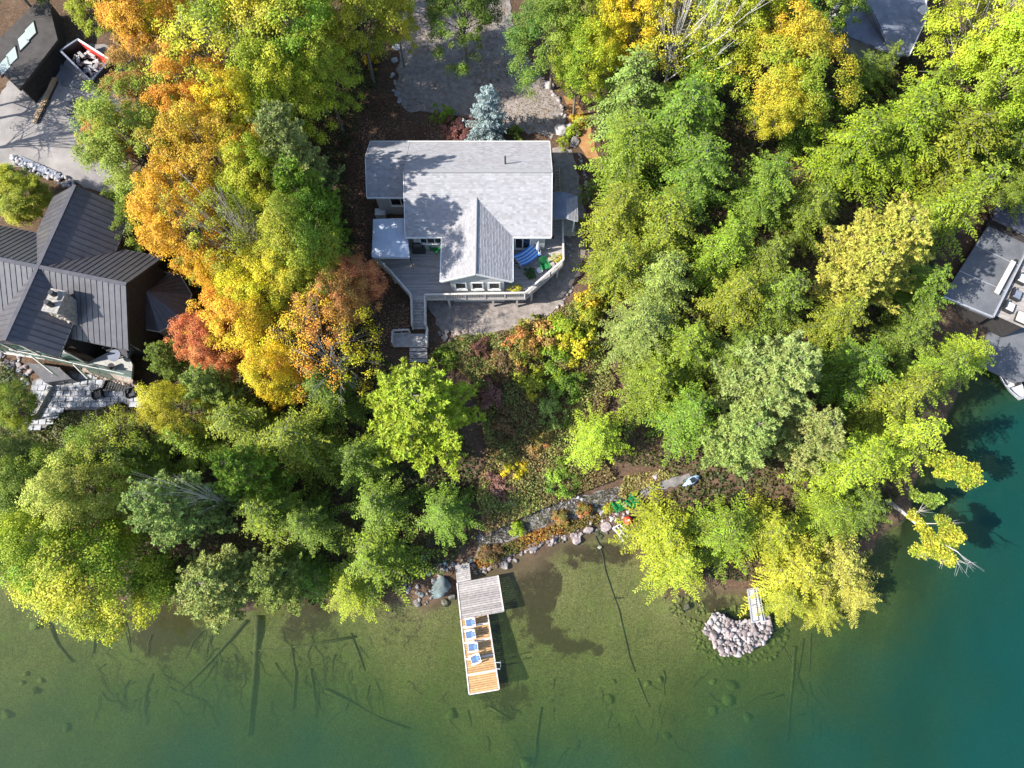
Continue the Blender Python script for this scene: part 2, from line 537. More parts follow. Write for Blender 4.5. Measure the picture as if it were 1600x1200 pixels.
def ground_material():
    m, n, p = newmat('forest floor and lake bed')
    geo = n.nodes.new('ShaderNodeNewGeometry').outputs['Position']
    sep = n.nodes.new('ShaderNodeSeparateXYZ')
    n.links.new(geo, sep.inputs[0])
    f1 = noise(n, .55, 6, .65)
    f2 = noise(n, 6.0, 5, .7)
    floor = ramp(n, [(.3, (.035, .028, .020)), (.5, (.068, .05, .036)), (.68, (.11, .08, .06))], f1)
    litter = ramp(n, [(.35, (.035, .025, .018)), (.55, (.13, .075, .045)), (.72, (.25, .15, .09))], f2)
    land = mixc(n, .55, floor, litter)
    b1 = noise(n, .32, 6, .68)
    b2 = noise(n, 3.2, 6, .75)
    sand = ramp(n, [(.28, (.075, .083, .026)), (.5, (.145, .137, .056)), (.72, (.215, .192, .09))], b1)
    sand = mixc(n, .5, sand, ramp(n, [(.3, (.04, .044, .016)), (.55, (.14, .132, .054)), (.8, (.29, .26, .125))], b2))
    spk = noise(n, 9.0, 4, .8)
    sand = mixc(n, ramp(n, [(.42, (.75, .75, .75)), (.55, (0, 0, 0))], spk), sand, (.03, .036, .012))
    grn = noise(n, .5, 5, .7)
    sand = mixc(n, ramp(n, [(.55, (0, 0, 0)), (.70, (.4, .4, .4))], grn), sand, (.10, .15, .025))
    wd = attr(n, 'weed').outputs['Fac']
    wm = ramp(n, [(.70, (0, 0, 0)), (.80, (1, 1, 1))], mathn(n, 'ADD', mathn(n, 'MULTIPLY', wd, .42), mathn(n, 'MULTIPLY', noise(n, 1.3, 9, .85), 1.0)))
    bed = mixc(n, wm, sand, mixc(n, b2, (.014, .011, .006), (.06, .042, .026)))
    sh = mathn(n, 'MULTIPLY_ADD', sep.outputs['Z'], 5.0)
    n.nodes[-1].inputs[2].default_value = 1.0
    shore_f = ramp(n, [(.0, (0, 0, 0)), (.9, (1, 1, 1))], mathn(n, 'ADD', sh, mathn(n, 'MULTIPLY', noise(n, 1.5, 4), .5)))
    bed = mixc(n, shore_f, bed, mixc(n, b2, (.045, .034, .02), (.115, .082, .048)))
    lf = mathn(n, 'GREATER_THAN', mathn(n, 'ADD', sep.outputs['Z'], mathn(n, 'MULTIPLY', noise(n, 2, 4), .25)), .22)
    n.links.new(mixc(n, lf, bed, land), p.inputs['Base Color'])
    p.inputs['Roughness'].default_value = .95
    p.inputs['Specular IOR Level'].default_value = .15
    bump(n, p, f2, .6, .06)
    return m

g = bpy.data.objects.new('ground', mesh_np('ground', np.stack([FX, FY, FZ], 1), quads, ground_material(), {'weed': ('POINT', weed)}, True))
COL.objects.link(g)
tag(g, 'sloping forest floor of brown leaf litter running down into the lake bed', kind='structure')

def water_material():
    m, n, p = newmat('lake water')
    n.nodes.remove(p)
    d = attr(n, 'depth').outputs['Fac']
    wob = mathn(n, 'MULTIPLY', d, mathn(n, 'ADD', mathn(n, 'MULTIPLY', noise(n, .16, 5, .6), .7), .65))
    e = mathn(n, 'SUBTRACT', 1, mathn(n, 'POWER', 2.718, mathn(n, 'MULTIPLY', wob, -.25)))
    deepc = ramp(n, [(.12, (.055, .080, .016)), (.48, (.024, .054, .020)), (.72, (.007, .042, .028)), (.88, (.004, .040, .034))], e)
    dif = n.nodes.new('ShaderNodeBsdfDiffuse')
    n.links.new(deepc, dif.inputs[0])
    tr = n.nodes.new('ShaderNodeBsdfTransparent')
    n.links.new(ramp(n, [(0, (.98, .98, .95)), (.5, (.70, .86, .62)), (1, (.35, .62, .55))], e), tr.inputs[0])
    body = n.nodes.new('ShaderNodeMixShader')
    n.links.new(mathn(n, 'MULTIPLY', e, 1.0, True), body.inputs[0])
    n.links.new(tr.outputs[0], body.inputs[1])
    n.links.new(dif.outputs[0], body.inputs[2])
    gl = n.nodes.new('ShaderNodeBsdfGlossy')
    gl.inputs['Roughness'].default_value = .08
    fr = n.nodes.new('ShaderNodeLayerWeight')
    fr.inputs['Blend'].default_value = .5
    b = n.nodes.new('ShaderNodeBump')
    b.inputs['Strength'].default_value = .07
    b.inputs['Distance'].default_value = .05
    n.links.new(noise(n, 1.6, 4, .6, None, .4), b.inputs['Height'])
    for q in (gl, fr):
        n.links.new(b.outputs[0], q.inputs['Normal'])
    out = n.nodes.new('ShaderNodeMixShader')
    n.links.new(mathn(n, 'ADD', mathn(n, 'MULTIPLY', mathn(n, 'POWER', fr.outputs['Facing'], 5), .95), .02, True), out.inputs[0])
    n.links.new(body.outputs[0], out.inputs[1])
    n.links.new(gl.outputs[0], out.inputs[2])
    n.links.new(out.outputs[0], n.nodes['Material Output'].inputs['Surface'])
    return m

wet = (FZ < .6)
wq = quads[wet[quads].any(1)]
w = bpy.data.objects.new('lake_water', mesh_np('lake_water', np.stack([FX, FY, np.zeros_like(FX)], 1), wq, water_material(), {'depth': ('POINT', np.maximum(-FZ, 0))}, True))
COL.objects.link(w)
tag(w, 'clear lake water, olive over the shallows and teal where deep', kind='structure')

def sheet(name, px, label, mat, dz=.05, step=.55, z=None, jit=.18):
    """a patch of ground surface with its own outline, laid on the terrain"""
    pts = []
    base = [(G(*q) if z is None else U(*q, z)).to_2d() for q in px]
    for i in range(len(base)):
        a, b = base[i], base[(i + 1) % len(base)]
        k = max(1, int((b - a).length / .5))
        for t in range(k):
            q = a.lerp(b, t / k)
            pts.append(Vector((q.x + R.uniform(-jit, jit), q.y + R.uniform(-jit, jit))))
    arr = np.array([p[:] for p in pts])
    X, Y = np.meshgrid(np.arange(arr[:, 0].min(), arr[:, 0].max(), step), np.arange(arr[:, 1].min(), arr[:, 1].max(), step))
    X, Y = X.ravel(), Y.ravel()
    k = in_poly(X, Y, arr)
    inner = [Vector((a, b)) for a, b in zip(X[k], Y[k])]
    v, _, f, *_ = delaunay_2d_cdt(pts + inner, [], [list(range(len(pts)))], 1, 1e-4)
    va = np.array([q[:] for q in v])
    zz = terr(va[:, 0], va[:, 1]) + dz if z is None else np.full(len(va), z)
    o = bpy.data.objects.new(name, mesh_np(name, np.column_stack([va, zz]), np.array([t for t in f if len(t) == 3]), mat, None, True))
    COL.objects.link(o)
    return tag(o, label, kind='structure')

MAT['gravel'] = mottled('grey gravel', (.13, .112, .10), (.29, .255, .235), 2.2, .95, .9, .05, 10)
MAT['gravel_pale'] = mottled('pale gravel', (.26, .24, .23), (.42, .39, .37), 1.3, .95, .6, .03, 8)
MAT['asphalt'] = mottled('dusty yard', (.15, .14, .138), (.27, .25, .24), .5, .95, .4, .03, 8)
MAT['path'] = mottled('shore path gravel', (.085, .082, .082), (.23, .215, .21), 1.6, .95, .7, .04, 8)
MAT['needle'] = mottled('orange needle litter', (.22, .11, .04), (.36, .20, .09), 2.2, .95, .5, .03, 8)
MAT['earth'] = mottled('dark garden earth', (.05, .034, .028), (.13, .08, .06), 1.4, .95, .6, .05, 8)
sheet('driveway', [(600, -60), (625, 60), (622, 100), (618, 150), (640, 175), (700, 178), (752, 190), (800, 205), (862, 216), (882, 200), (884, 180), (858, 135), (820, 90), (800, 40), (790, -60)],
      'grey gravel driveway behind the cottage, dappled with tree shade', 'gravel')
sheet('gravel_terrace', [(668, 470), (690, 520), (740, 522), (775, 520), (800, 515), (850, 497), (880, 470), (905, 430), (915, 380), (912, 320), (900, 260), (892, 232), (862, 232), (866, 340), (860, 420), (800, 460), (730, 465)],
      'grey gravel terrace curving below and beside the deck', 'gravel')
sheet('yard', [(-60, 130), (0, 150), (60, 60), (160, 70), (240, 105), (260, 140), (190, 200), (200, 300), (150, 300), (60, 262), (-60, 262)],
      'pale dusty yard beside the dark garage, striped with branch shadows', 'asphalt')
sheet('shore_path', [(745, 838), (800, 808), (850, 792), (905, 778), (960, 762), (1020, 745), (1075, 742), (1085, 756), (1030, 764), (980, 788), (920, 805), (860, 818), (800, 842), (750, 870)],
      'rough grey path along the shore above the rocks', 'path')
sheet('needle_clearing', [(880, 150), (900, 160), (925, 200), (935, 250), (915, 245), (898, 215), (886, 180)], 'orange strip of needles between driveway stones and hemlocks', 'needle')

# ground cover on the garden slope, and fallen leaves: nobody could count them
def leaf_cards(P, N, D, L, W):
    """rhombic leaves: centres, normals, directions, lengths and widths"""
    N = N / (np.linalg.norm(N, axis=1, keepdims=True) + 1e-9)
    V = np.cross(N, D)
    V /= np.linalg.norm(V, axis=1, keepdims=True) + 1e-9
    D = np.cross(V, N)
    l, w_ = (L / 2)[:, None], (W / 2)[:, None]
    v = np.stack([P - D * l, P + V * w_, P + D * l, P - V * w_], 1).reshape(-1, 3)
    return v, np.arange(len(P) * 4).reshape(-1, 4)

rng = np.random.default_rng(5)
def scatter(name, label, px, count, size, mat, h=.25, attrs=None, flat=.5, clump=None):
    poly = np.array([G(*q)[:2] for q in px])
    X = rng.uniform(poly[:, 0].min(), poly[:, 0].max(), count * 3)
    Y = rng.uniform(poly[:, 1].min(), poly[:, 1].max(), count * 3)
    k = in_poly(X, Y, poly)
    if clump:
        k &= vnoise(X, Y, clump, 31) > .42
    X, Y = X[k][:count], Y[k][:count]
    n_ = len(X)
    hh = rng.uniform(0, 1, n_) ** 1.5 * h * (.3 + 1.4 * vnoise(X, Y, .7, 12))
    P = np.column_stack([X, Y, terr(X, Y) + .07 + hh])
    N = rng.normal(size=(n_, 3)) * flat + np.array([0, 0, 1])
    D = rng.normal(size=(n_, 3))
    L = rng.uniform(.6, 1.3, n_) * size
    v, f = leaf_cards(P, N, D, L, L * .7)
    o = bpy.data.objects.new(name, mesh_np(name, v, f, mat, {'rnd': ('FACE', rng.uniform(0, 1, n_)), 'mx': ('FACE', np.clip(vnoise(X, Y, .5, 14) * 1.6 - .3 + rng.normal(size=n_) * .3, 0, 1))}))
    COL.objects.link(o)
    o['tint_a'], o['tint_b'] = attrs
    return tag(o, label, kind='stuff')

slope = [(680, 545), (720, 528), (790, 522), (850, 500), (900, 470), (930, 520), (960, 600), (930, 700), (960, 750), (860, 790), (760, 835), (745, 780), (760, 700), (740, 600)]
scatter('ground_cover', 'low brown, green and reddish plants covering the slope below the gravel terrace', slope, 60000, .17, 'leaves', .8, ((.16, .115, .05), (.22, .26, .06)), .5)
scatter('ground_cover', 'dark red and rust plants in patches on the slope below the terrace', slope, 11000, .16, 'leaves', .6, ((.20, .085, .06), (.38, .17, .07)), .5, .55)
scatter('fallen_leaves', 'fallen brown and orange leaves on the ground around the cottage', [(500, 130), (620, 150), (640, 190), (740, 200), (745, 222), (575, 222), (570, 300), (575, 420), (640, 480), (640, 540), (520, 560), (500, 400), (490, 250)], 9000, .15, 'leaves', .05, ((.16, .08, .045), (.34, .19, .12)), .25)
scatter('fallen_leaves', 'fallen leaves and twigs on the wooded ground at the upper right', [(1080, 180), (1330, 130), (1300, 330), (1290, 500), (1120, 520)], 6000, .17, 'leaves', .05, ((.10, .055, .035), (.22, .12, .07)), .25)
scatter('shore_plants', 'rust and green plants between the shore path and the rocks', [(740, 875), (790, 850), (850, 825), (930, 805), (960, 800), (930, 820), (860, 842), (800, 868), (750, 890)], 5000, .19, 'leaves', .4, ((.10, .10, .025), (.34, .15, .03)), .5)
scatter('shore_plants', 'yellow grass beside the shore path', [(975, 745), (1030, 735), (1060, 742), (1000, 765), (985, 785), (965, 775)], 2600, .2, 'leaves', .4, ((.22, .16, .06), (.24, .24, .07)), .6)

scatter('undergrowth', 'dark green undergrowth and fern on the forest floor of the left woods', [(170, 20), (600, 10), (590, 140), (540, 240), (560, 420), (600, 560), (680, 600), (750, 720), (745, 840), (700, 880), (600, 935), (400, 935), (200, 935), (0, 890), (0, 700), (240, 650), (260, 480), (200, 380), (230, 200)], 52000, .26, 'leaves', .7, ((.035, .055, .014), (.10, .10, .03)), .5)
scatter('undergrowth', 'dark green undergrowth and fern on the forest floor of the right woods', [(910, 20), (1300, 10), (1480, 110), (1590, 100), (1590, 250), (1460, 400), (1440, 640), (1400, 780), (1340, 850), (1200, 910), (1030, 900), (1010, 800), (1080, 740), (940, 720), (980, 600), (920, 480), (940, 300), (930, 160)], 52000, .26, 'leaves', .7, ((.035, .055, .014), (.10, .10, .03)), .5)

scatter('path_litter', 'brown leaves and moss lying on the shore path', [(745, 838), (800, 808), (850, 792), (905, 778), (960, 762), (1020, 748), (1030, 760), (980, 786), (920, 803), (860, 816), (800, 840), (750, 868)], 3500, .17, 'leaves', .05, ((.06, .05, .035), (.10, .10, .05)), .3)

scatter('driveway_leaves', 'fallen leaves scattered over the gravel driveway', [(625, 0), (618, 150), (640, 175), (752, 190), (862, 214), (882, 190), (850, 130), (800, 40), (790, 0)], 2600, .12, 'leaves', .02, ((.15, .09, .05), (.34, .22, .11)), .2, .6)

scatter('undergrowth', 'low green and brown plants round the patio of the metal roofed house', [(0, 560), (40, 590), (36, 668), (70, 670), (95, 645), (150, 645), (190, 632), (222, 645), (260, 640), (250, 720), (0, 740)], 9000, .2, 'leaves', .5, ((.06, .085, .02), (.16, .14, .05)), .5)
# ------------------------------------------------------------------ trees: prototypes whose meshes are shared, then every tree by itself
TUP = np.array([0., 0, 1])
def unit(a):
    return a / (np.linalg.norm(a, axis=-1, keepdims=True) + 1e-9)

def crown_mesh(name, parts):
    v = np.concatenate([p[0] for p in parts])
    rn = np.concatenate([p[1] for p in parts])
    mx = np.concatenate([p[2] for p in parts])
    f = np.arange(len(v)).reshape(-1, 4)
    return mesh_np(name, v, f, 'leaves', {'rnd': ('FACE', rn), 'mx': ('FACE', mx)})

def lump_dirs(g, k=9):
    d = unit(g.normal(size=(k, 3)))
    return d, g.uniform(.10, .34, k)

def maple_proto(seed, H=12.5, RR=4.2, base=.28, nc=185, m=185, leaf=.16, bare=0.0, lobe=1.0):
    g = np.random.default_rng(seed)
    rr = random.Random(seed)
    c0 = np.array([0, 0, H * (base + (1 - base) * .46)])
    cz = H * (1 - base) * .54
    ld_, la = lump_dirs(g)
    parts, ends = [], []
    for i in range(nc):
        cosb = 1 - ((i + .5) / nc) ** 1.12 * 1.45
        az = i * 2.39996 + g.normal() * .25
        s = math.sqrt(max(0, 1 - cosb * cosb))
        d = np.array([s * math.cos(az), s * math.sin(az), cosb])
        env = 1 - .20 + (la * np.clip(ld_ @ d, 0, 1) ** 3).sum() * 1.2 * lobe
        q = g.uniform(.35, 1.15) ** .5
        c = c0 + d * np.array([RR, RR, cz]) * env * q
        cs = g.uniform(.45, 1.05) * RR / 4.2 * (1 if H > 5 else 1.7)
        kk = 1 if H > 5 else .34
        if g.random() < bare:
            ends.append((c, d, q))
            continue
        mm = int(m * kk * g.uniform(.6, 1.3) * (cs / (.7 * min(1, RR / 4.2))) ** 1.8)
        o = g.normal(size=(mm, 3))
        sk = g.normal(size=3) * .45
        o = unit(o) * (g.uniform(.12, 1.25, (mm, 1)) ** .8) + np.outer(g.uniform(-1, 1, mm), sk)
        o[:, 2] = np.abs(o[:, 2]) * .75 - .22
        P = c + o * np.array([cs, cs, cs * .7])
        P[:, 2] -= .18 * (o[:, 0] ** 2 + o[:, 1] ** 2) * cs
        N = TUP * .75 + d * .35 + o * .5 + g.normal(size=(mm, 3)) * .38
        L = leaf * g.uniform(.7, 1.35, mm)
        v, _ = leaf_cards(P, N, g.normal(size=(mm, 3)) + o, L, L * .78)
        hue = .5 + .42 * math.sin(d @ ld_[0] * 2.6 + d @ ld_[1] * 2.1 + seed) + g.normal() * .16
        parts.append((v, g.uniform(0, 1, mm) * .7 + g.random() * .3, np.clip(hue + g.normal(size=mm) * .14, 0, 1)))
        ends.append((c, d, q))
    t = MB()
    kr = (H / 14) ** .9
    top = H * .9
    lean = [Vector((rr.uniform(-.25, .25), rr.uniform(-.25, .25), 0)) for _ in range(5)]
    ax = [Vector((0, 0, -.5)), Vector((0, 0, .15)) + lean[0] * .1, Vector((0, 0, H * .3)) + lean[1], Vector((0, 0, H * .6)) + lean[2] * 1.5, Vector((0, 0, top)) + lean[3] * 2]
    t.tube(ax, [q * kr for q in (.34, .26, .19, .12, .03)], 7)
    for k in range(0, len(ends), 5 if not bare else (4 if parts else 2)):
        c, d, q = ends[k]
        h0 = H * (base * .8 + .5 * rr.random() * (1 - base))
        h0 = min(h0, c[2] - .2)
        a = Vector((0, 0, h0)) + lean[1] * (h0 / H)
        b = Vector(c)
        mid = a.lerp(b, .5) + Vector((rr.uniform(-.3, .3), rr.uniform(-.3, .3), rr.uniform(-.1, .45)))
        t.tube([a, mid, b], [.085 * kr, .05 * kr, .014 * kr], 4)
        if bare:
            for _ in range(4):
                t.tube([mid.lerp(b, rr.random()), b + Vector((rr.uniform(-1, 1), rr.uniform(-1, 1), rr.uniform(-.2, .9)))], [.025, .008], 3)
    return crown_mesh('crown', parts) if parts else None, t.mesh('trunk', 'bark' if parts else 'pale_bark', smooth=True), H, RR * 1.13, c0[2]

def hemlock_proto(seed, H=11.5, RR=4.3, nb=104, base=.07, droop=.24, power=.62, dens=.105, mat='bark', spruce=False):
    g = np.random.default_rng(seed)
    parts = []
    t = MB()
    t.tube([(0, 0, -.5), (0, 0, H * .5), (0, 0, H * .985)], [.27, .15, .02], 7)
    ld_, la = lump_dirs(g, 6)
    for i in range(nb):
        f = base + (1 - base) * ((i + g.random()) / nb) ** .88
        f = min(f, .99)
        az = i * 2.39996 + g.normal() * .35
        d0 = np.array([math.cos(az), math.sin(az), 0])
        L = RR * (1 - f) ** power * g.uniform(.45, 1.30) * (.88 + (la * np.clip(ld_ @ d0, 0, 1) ** 2).sum() * .5) + .18
        side = np.array([-d0[1], d0[0], 0])
        rise = (g.uniform(-.02, .26) + .35 * f) if not spruce else .22
        dr = droop if not spruce else .05
        ts = np.arange(.12, 1.0, .26 / max(L, .4)) if not spruce else np.arange(.1, 1., .14 / max(L, .3))
        ts = np.append(ts, 1.0)
        bend = g.normal() * .12
        def pos(tt):
            return np.array([0, 0, H * f]) + d0 * L * tt + side * bend * L * tt * tt + TUP * L * (rise * tt - dr * tt * tt)
        tone = g.random()
        if L > .7:
            t.tube([pos(0), pos(.5), pos(.95)], [.035 + .01 * L, .022, .006], 3)
        PP, DD, TT = [], [], []
        for tt in ts:
            tl = (.30 * L * (1 - tt) + .18) * g.uniform(.7, 1.2) if not spruce else (.30 * L * (1 - tt) + .12)
            p0 = pos(tt)
            for sg in (-1, 1):
                a = g.uniform(.75, 1.1)
                dd = d0 * math.cos(a) + side * sg * math.sin(a) - TUP * g.uniform(.05, .28)
                k = max(2, int(tl / dens))
                w_ = (np.arange(k) + g.uniform(.2, .8, k)) / k
                PP.append(p0 + dd * tl * w_[:, None] + np.outer(-.15 * w_ ** 2 * tl, TUP) + g.normal(size=(k, 3)) * .025)
                sp = np.where(np.arange(k) % 2 == 0, 1, -1) * .55
                DD.append(dd + np.outer(sp, np.cross(dd, TUP)) + g.normal(size=(k, 3)) * .2)
                TT.append(np.full(k, tt) * .5 + w_ * .5)
        P, D, T_ = np.concatenate(PP), np.concatenate(DD), np.concatenate(TT)
        n_ = len(P)
        N = TUP + d0 * .25 + g.normal(size=(n_, 3)) * (.32 if not spruce else .6)
        Ls = g.uniform(.17, .32, n_) if not spruce else g.uniform(.16, .26, n_)
        v, _ = leaf_cards(P, N, D, Ls, Ls * (.46 if not spruce else .4))
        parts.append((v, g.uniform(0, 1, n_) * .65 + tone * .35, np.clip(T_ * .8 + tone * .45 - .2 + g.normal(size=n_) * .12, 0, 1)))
    return crown_mesh('crown', parts), t.mesh('trunk', mat, smooth=True), H, RR, H * .5

def pine_proto(seed, H=13.0, RR=4.3, nw=15, base=.26, open_=0.0):
    g = np.random.default_rng(seed)
    parts = []
    t = MB()
    t.tube([(0, 0, -.5), (.1, 0, H * .5), (0, .1, H * .98)], [.32, .2, .03], 7)
    for wv in range(nw):
        f = base + (1 - base) * (wv + .3 * g.random()) / nw
        nbr = g.integers(5, 8)
        a0 = g.uniform(0, 6.28)
        for b in range(nbr):
            if g.random() < open_:
                continue
            az = a0 + b * 6.283 / nbr + g.normal() * .22
            d0 = np.array([math.cos(az), math.sin(az), 0])
            side = np.array([-d0[1], d0[0], 0])
            L = RR * (1 - f) ** .55 * g.uniform(.62, 1.12) + .25
            rise, curl, bend = g.uniform(.02, .22) + .35 * f, .16, g.normal() * .15
            def pos(tt):
                return np.array([0, 0, H * f]) + d0 * L * tt + side * bend * L * tt * tt + TUP * L * (rise * tt + curl * tt * tt - .10 * tt)
            t.tube([pos(0), pos(.5), pos(.95)], [.04 + .012 * L, .03, .008], 4)
            tone = g.random()
            cs, tl_ = [], []
            for tt in np.append(np.arange(.32, 1., .17 / L * 1.9), 1.0):
                w_ = (.36 * L * (1 - tt) ** .8 + .18) * (1.0 if tt > .3 else .5)
                for sg in (-1, 1):
                    for u_ in np.arange(.25, 1.01, .30 / max(w_, .3)):
                        c = pos(tt) + (side * sg * .85 + d0 * .5 + TUP * .15) * w_ * u_ + g.normal(size=3) * .08
                        cs.append(c)
                        tl_.append(.5 * tt + .5 * u_)
            cs = np.array(cs)
            tl_ = np.array(tl_)
            k = 13
            P0 = np.repeat(cs, k, 0)
            n_ = len(P0)
            o = unit(g.normal(size=(n_, 3)) + TUP * .55 + d0 * .45)
            P = P0 + o * .13
            N = unit(np.cross(o, g.normal(size=(n_, 3)))) + TUP * .9
            Ls = g.uniform(.24, .38, n_)
            v, _ = leaf_cards(P, N, o, Ls, Ls * .34)
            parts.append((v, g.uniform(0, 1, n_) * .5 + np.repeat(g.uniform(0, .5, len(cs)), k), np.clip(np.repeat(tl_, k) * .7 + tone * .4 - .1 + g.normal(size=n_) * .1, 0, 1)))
    return crown_mesh('crown', parts), t.mesh('trunk', 'bark', smooth=True), H, RR, H * .62

PROTO = {
    'maple': [maple_proto(1), maple_proto(2, lobe=1.5), maple_proto(3, nc=160, lobe=1.3), maple_proto(4, 13.5, 4.0, .25), maple_proto(5, 12, 4.4, .32, lobe=1.7), maple_proto(6, nc=200, m=140, leaf=.17)],
    'thin': [maple_proto(21, nc=190, m=75, bare=.22, lobe=1.5), maple_proto(22, nc=190, m=65, bare=.28, lobe=1.7)],
    'bare': [maple_proto(31, nc=60, bare=1.1, lobe=1.6)],
    'hemlock': [hemlock_proto(41), hemlock_proto(42, RR=4.6, droop=.28, power=.55), hemlock_proto(43, nb=120, power=.5), hemlock_proto(44, nb=105, RR=4.5, power=.75), hemlock_proto(45, droop=.34, power=.58)],
    'pine': [pine_proto(51), pine_proto(52, RR=4.6), pine_proto(53, nw=17, RR=4.0), pine_proto(54, open_=.18, RR=4.8)],
    'spruce': [hemlock_proto(61, 6.4, 1.75, 190, .03, spruce=True, dens=.075)],
    'bush': [maple_proto(71, 1.5, .95, -.12, 34, 70, .15), maple_proto(72, 1.4, 1.0, -.15, 38, 60, .13, lobe=1.6), maple_proto(73, 1.3, 1.0, -.1, 30, 60, .16, lobe=1.4)],
}
NAMES = {'maple': 'maple_tree', 'thin': 'thinning_tree', 'bare': 'bare_tree', 'hemlock': 'hemlock_tree', 'pine': 'pine_tree', 'spruce': 'spruce_tree', 'bush': 'shrub'}
CATS = {'bush': 'shrub'}
GROUPS = {'maple': 'leafy broadleaf trees around the houses', 'thin': 'trees thinning for autumn', 'bare': 'leafless trees', 'hemlock': 'hemlocks on the wooded lot', 'pine': 'pines on the wooded lot', 'bush': 'shrubs on the garden slope'}
TINT = {
    'dark': ((.085, .145, .018), (.235, .30, .030)), 'green': ((.08, .15, .018), (.22, .295, .030)), 'vivid': ((.16, .26, .020), (.37, .46, .035)), 'fresh': ((.105, .17, .016), (.29, .335, .026)),
    'limegold': ((.24, .28, .025), (.47, .45, .045)), 'lime': ((.19, .27, .020), (.41, .45, .032)), 'gold': ((.30, .31, .022), (.56, .46, .035)), 'pale': ((.17, .23, .06), (.35, .40, .11)),
    'straw': ((.26, .29, .040), (.48, .46, .085)), 'olive': ((.15, .20, .018), (.36, .37, .03)), 'orange': ((.56, .37, .018), (.60, .27, .025)),
    'fire': ((.54, .46, .02), (.60, .25, .030)), 'yellow': ((.42, .40, .02), (.66, .47, .02)), 'red': ((.48, .16, .07), (.58, .29, .09)),
    'mixed': ((.14, .21, .02), (.52, .33, .025)), 'amber': ((.21, .31, .025), (.54, .37, .030)), 'turning': ((.17, .265, .018), (.45, .43, .028)), 'rust': ((.13, .15, .022), (.44, .19, .06)),
    'sage': ((.13, .19, .040), (.31, .36, .075)), 'blue': ((.17, .25, .24), (.33, .42, .40)), 'brown': ((.10, .075, .03), (.22, .13, .05)), 'plum': ((.14, .06, .05), (.28, .12, .09)),
}
def tree(kind, px, py, rp, H, tint, label, var=None, rz=None, zs=None):
    ps = PROTO[kind]
    if kind == 'hemlock':
        H, rp = H * .55, rp * 1.20
    elif kind == 'pine':
        H, rp = H * .70, rp * 1.14
    elif kind == 'maple' or kind == 'thin':
        H, rp = H * .88, rp * 1.03
    cm, tm, H0, R0, zc0 = ps[R.randrange(len(ps)) if var is None else var]
    zc = 3.0
    for _ in range(4):
        v = U(px, py, zc)
        zg = max(tz(v.x, v.y), .0)
        zc = zg + zc0 * H / H0
    s = rp * mpp(px, py, zc) / R0
    root = thing(NAMES[kind], label, CATS.get(kind, 'tree'), (v.x, v.y, zg), GROUPS.get(kind), R.uniform(0, 6.28) if rz is None else rz)
    root.scale = (s, s, H / H0)
    a, b = TINT[tint]
    j = lambda c: tuple(max(.004, q * R.uniform(.88, 1.12)) for q in c)
    for nm, me in (('trunk', tm), ('crown', cm)):
        if me is None:
            continue
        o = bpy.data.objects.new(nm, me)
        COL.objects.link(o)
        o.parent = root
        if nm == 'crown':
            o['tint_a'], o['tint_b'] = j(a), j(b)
    return root
# ------------------------------------------------------------------ the cottage
FLOOR, EAVE = 6.6, 9.2
XL, XR, YF, YB, YR, ZR = -8.7, 3.2, 27.79, 36.88, 32.34, 11.6
cot = thing('cottage', 'grey shingled cottage with a front gable facing the lake', 'house', (-3, 32, FLOOR))

def prisms(parent, name, mat, poly, z0, z1):
    return MB().prism(poly, z0, z1).build(name, mat, parent)

def courses(parent, e0, e1, r0, r1, name='shingle_courses', mat='shingle', tab=.28, exp=.17):
    """overlapping shingle tabs from the eave edge e0-e1 up to the ridge edge r0-r1"""
    e0, e1, r0, r1 = map(Vector, (e0, e1, r0, r1))
    n = max(2, int(max((r0 - e0).length, .5) * 1.0 / exp)) if (r0 - e0).length > (r1 - e1).length else max(2, int((r1 - e1).length / exp))
    nrm = (e1 - e0).cross(r0 - e0).normalized()
    if nrm.z < 0:
        nrm = -nrm
    mb = MB()
    for i in range(n):
        a, b = i / n, (i + 1.12) / n
        A0, A1 = e0.lerp(r0, a), e1.lerp(r1, a)
        B0, B1 = e0.lerp(r0, min(b, 1)), e1.lerp(r1, min(b, 1))
        k = max(1, int((A1 - A0).length / tab))
        off = R.random()
        us = sorted({0.0, 1.0} | {min(max((j + off) / k, 0), 1) for j in range(k)})
        tone = R.uniform(-.15, .15)
        for u0, u1 in zip(us, us[1:]):
            h = nrm * (.028 + R.uniform(0, .012))
            q = [A0.lerp(A1, u0), A0.lerp(A1, u1), B0.lerp(B1, u1), B0.lerp(B1, u0)]
            top = [q[0] + h, q[1] + h, q[2] + nrm * .004, q[3] + nrm * .004]
            r = min(max(R.gauss(.5, .28) + tone, 0), 1)
            mb.add([q[0], q[1]] + top, [(2, 3, 4, 5), (0, 1, 3, 2)], r)
    return mb.build(name, mat, parent, kind='stuff')

def roof_plane(parent, e0, e1, r0, r1, th=.16, deck='white_paint'):
    q = [Vector(p) for p in (e0, e1, r1, r0)]
    n = (q[1] - q[0]).cross(q[2] - q[0])
    if n.z < 0:
        q.reverse()
    o = MB().slab(q, th).build('roof', deck, parent)
    courses(o, e0, e1, r0, r1)
    return o

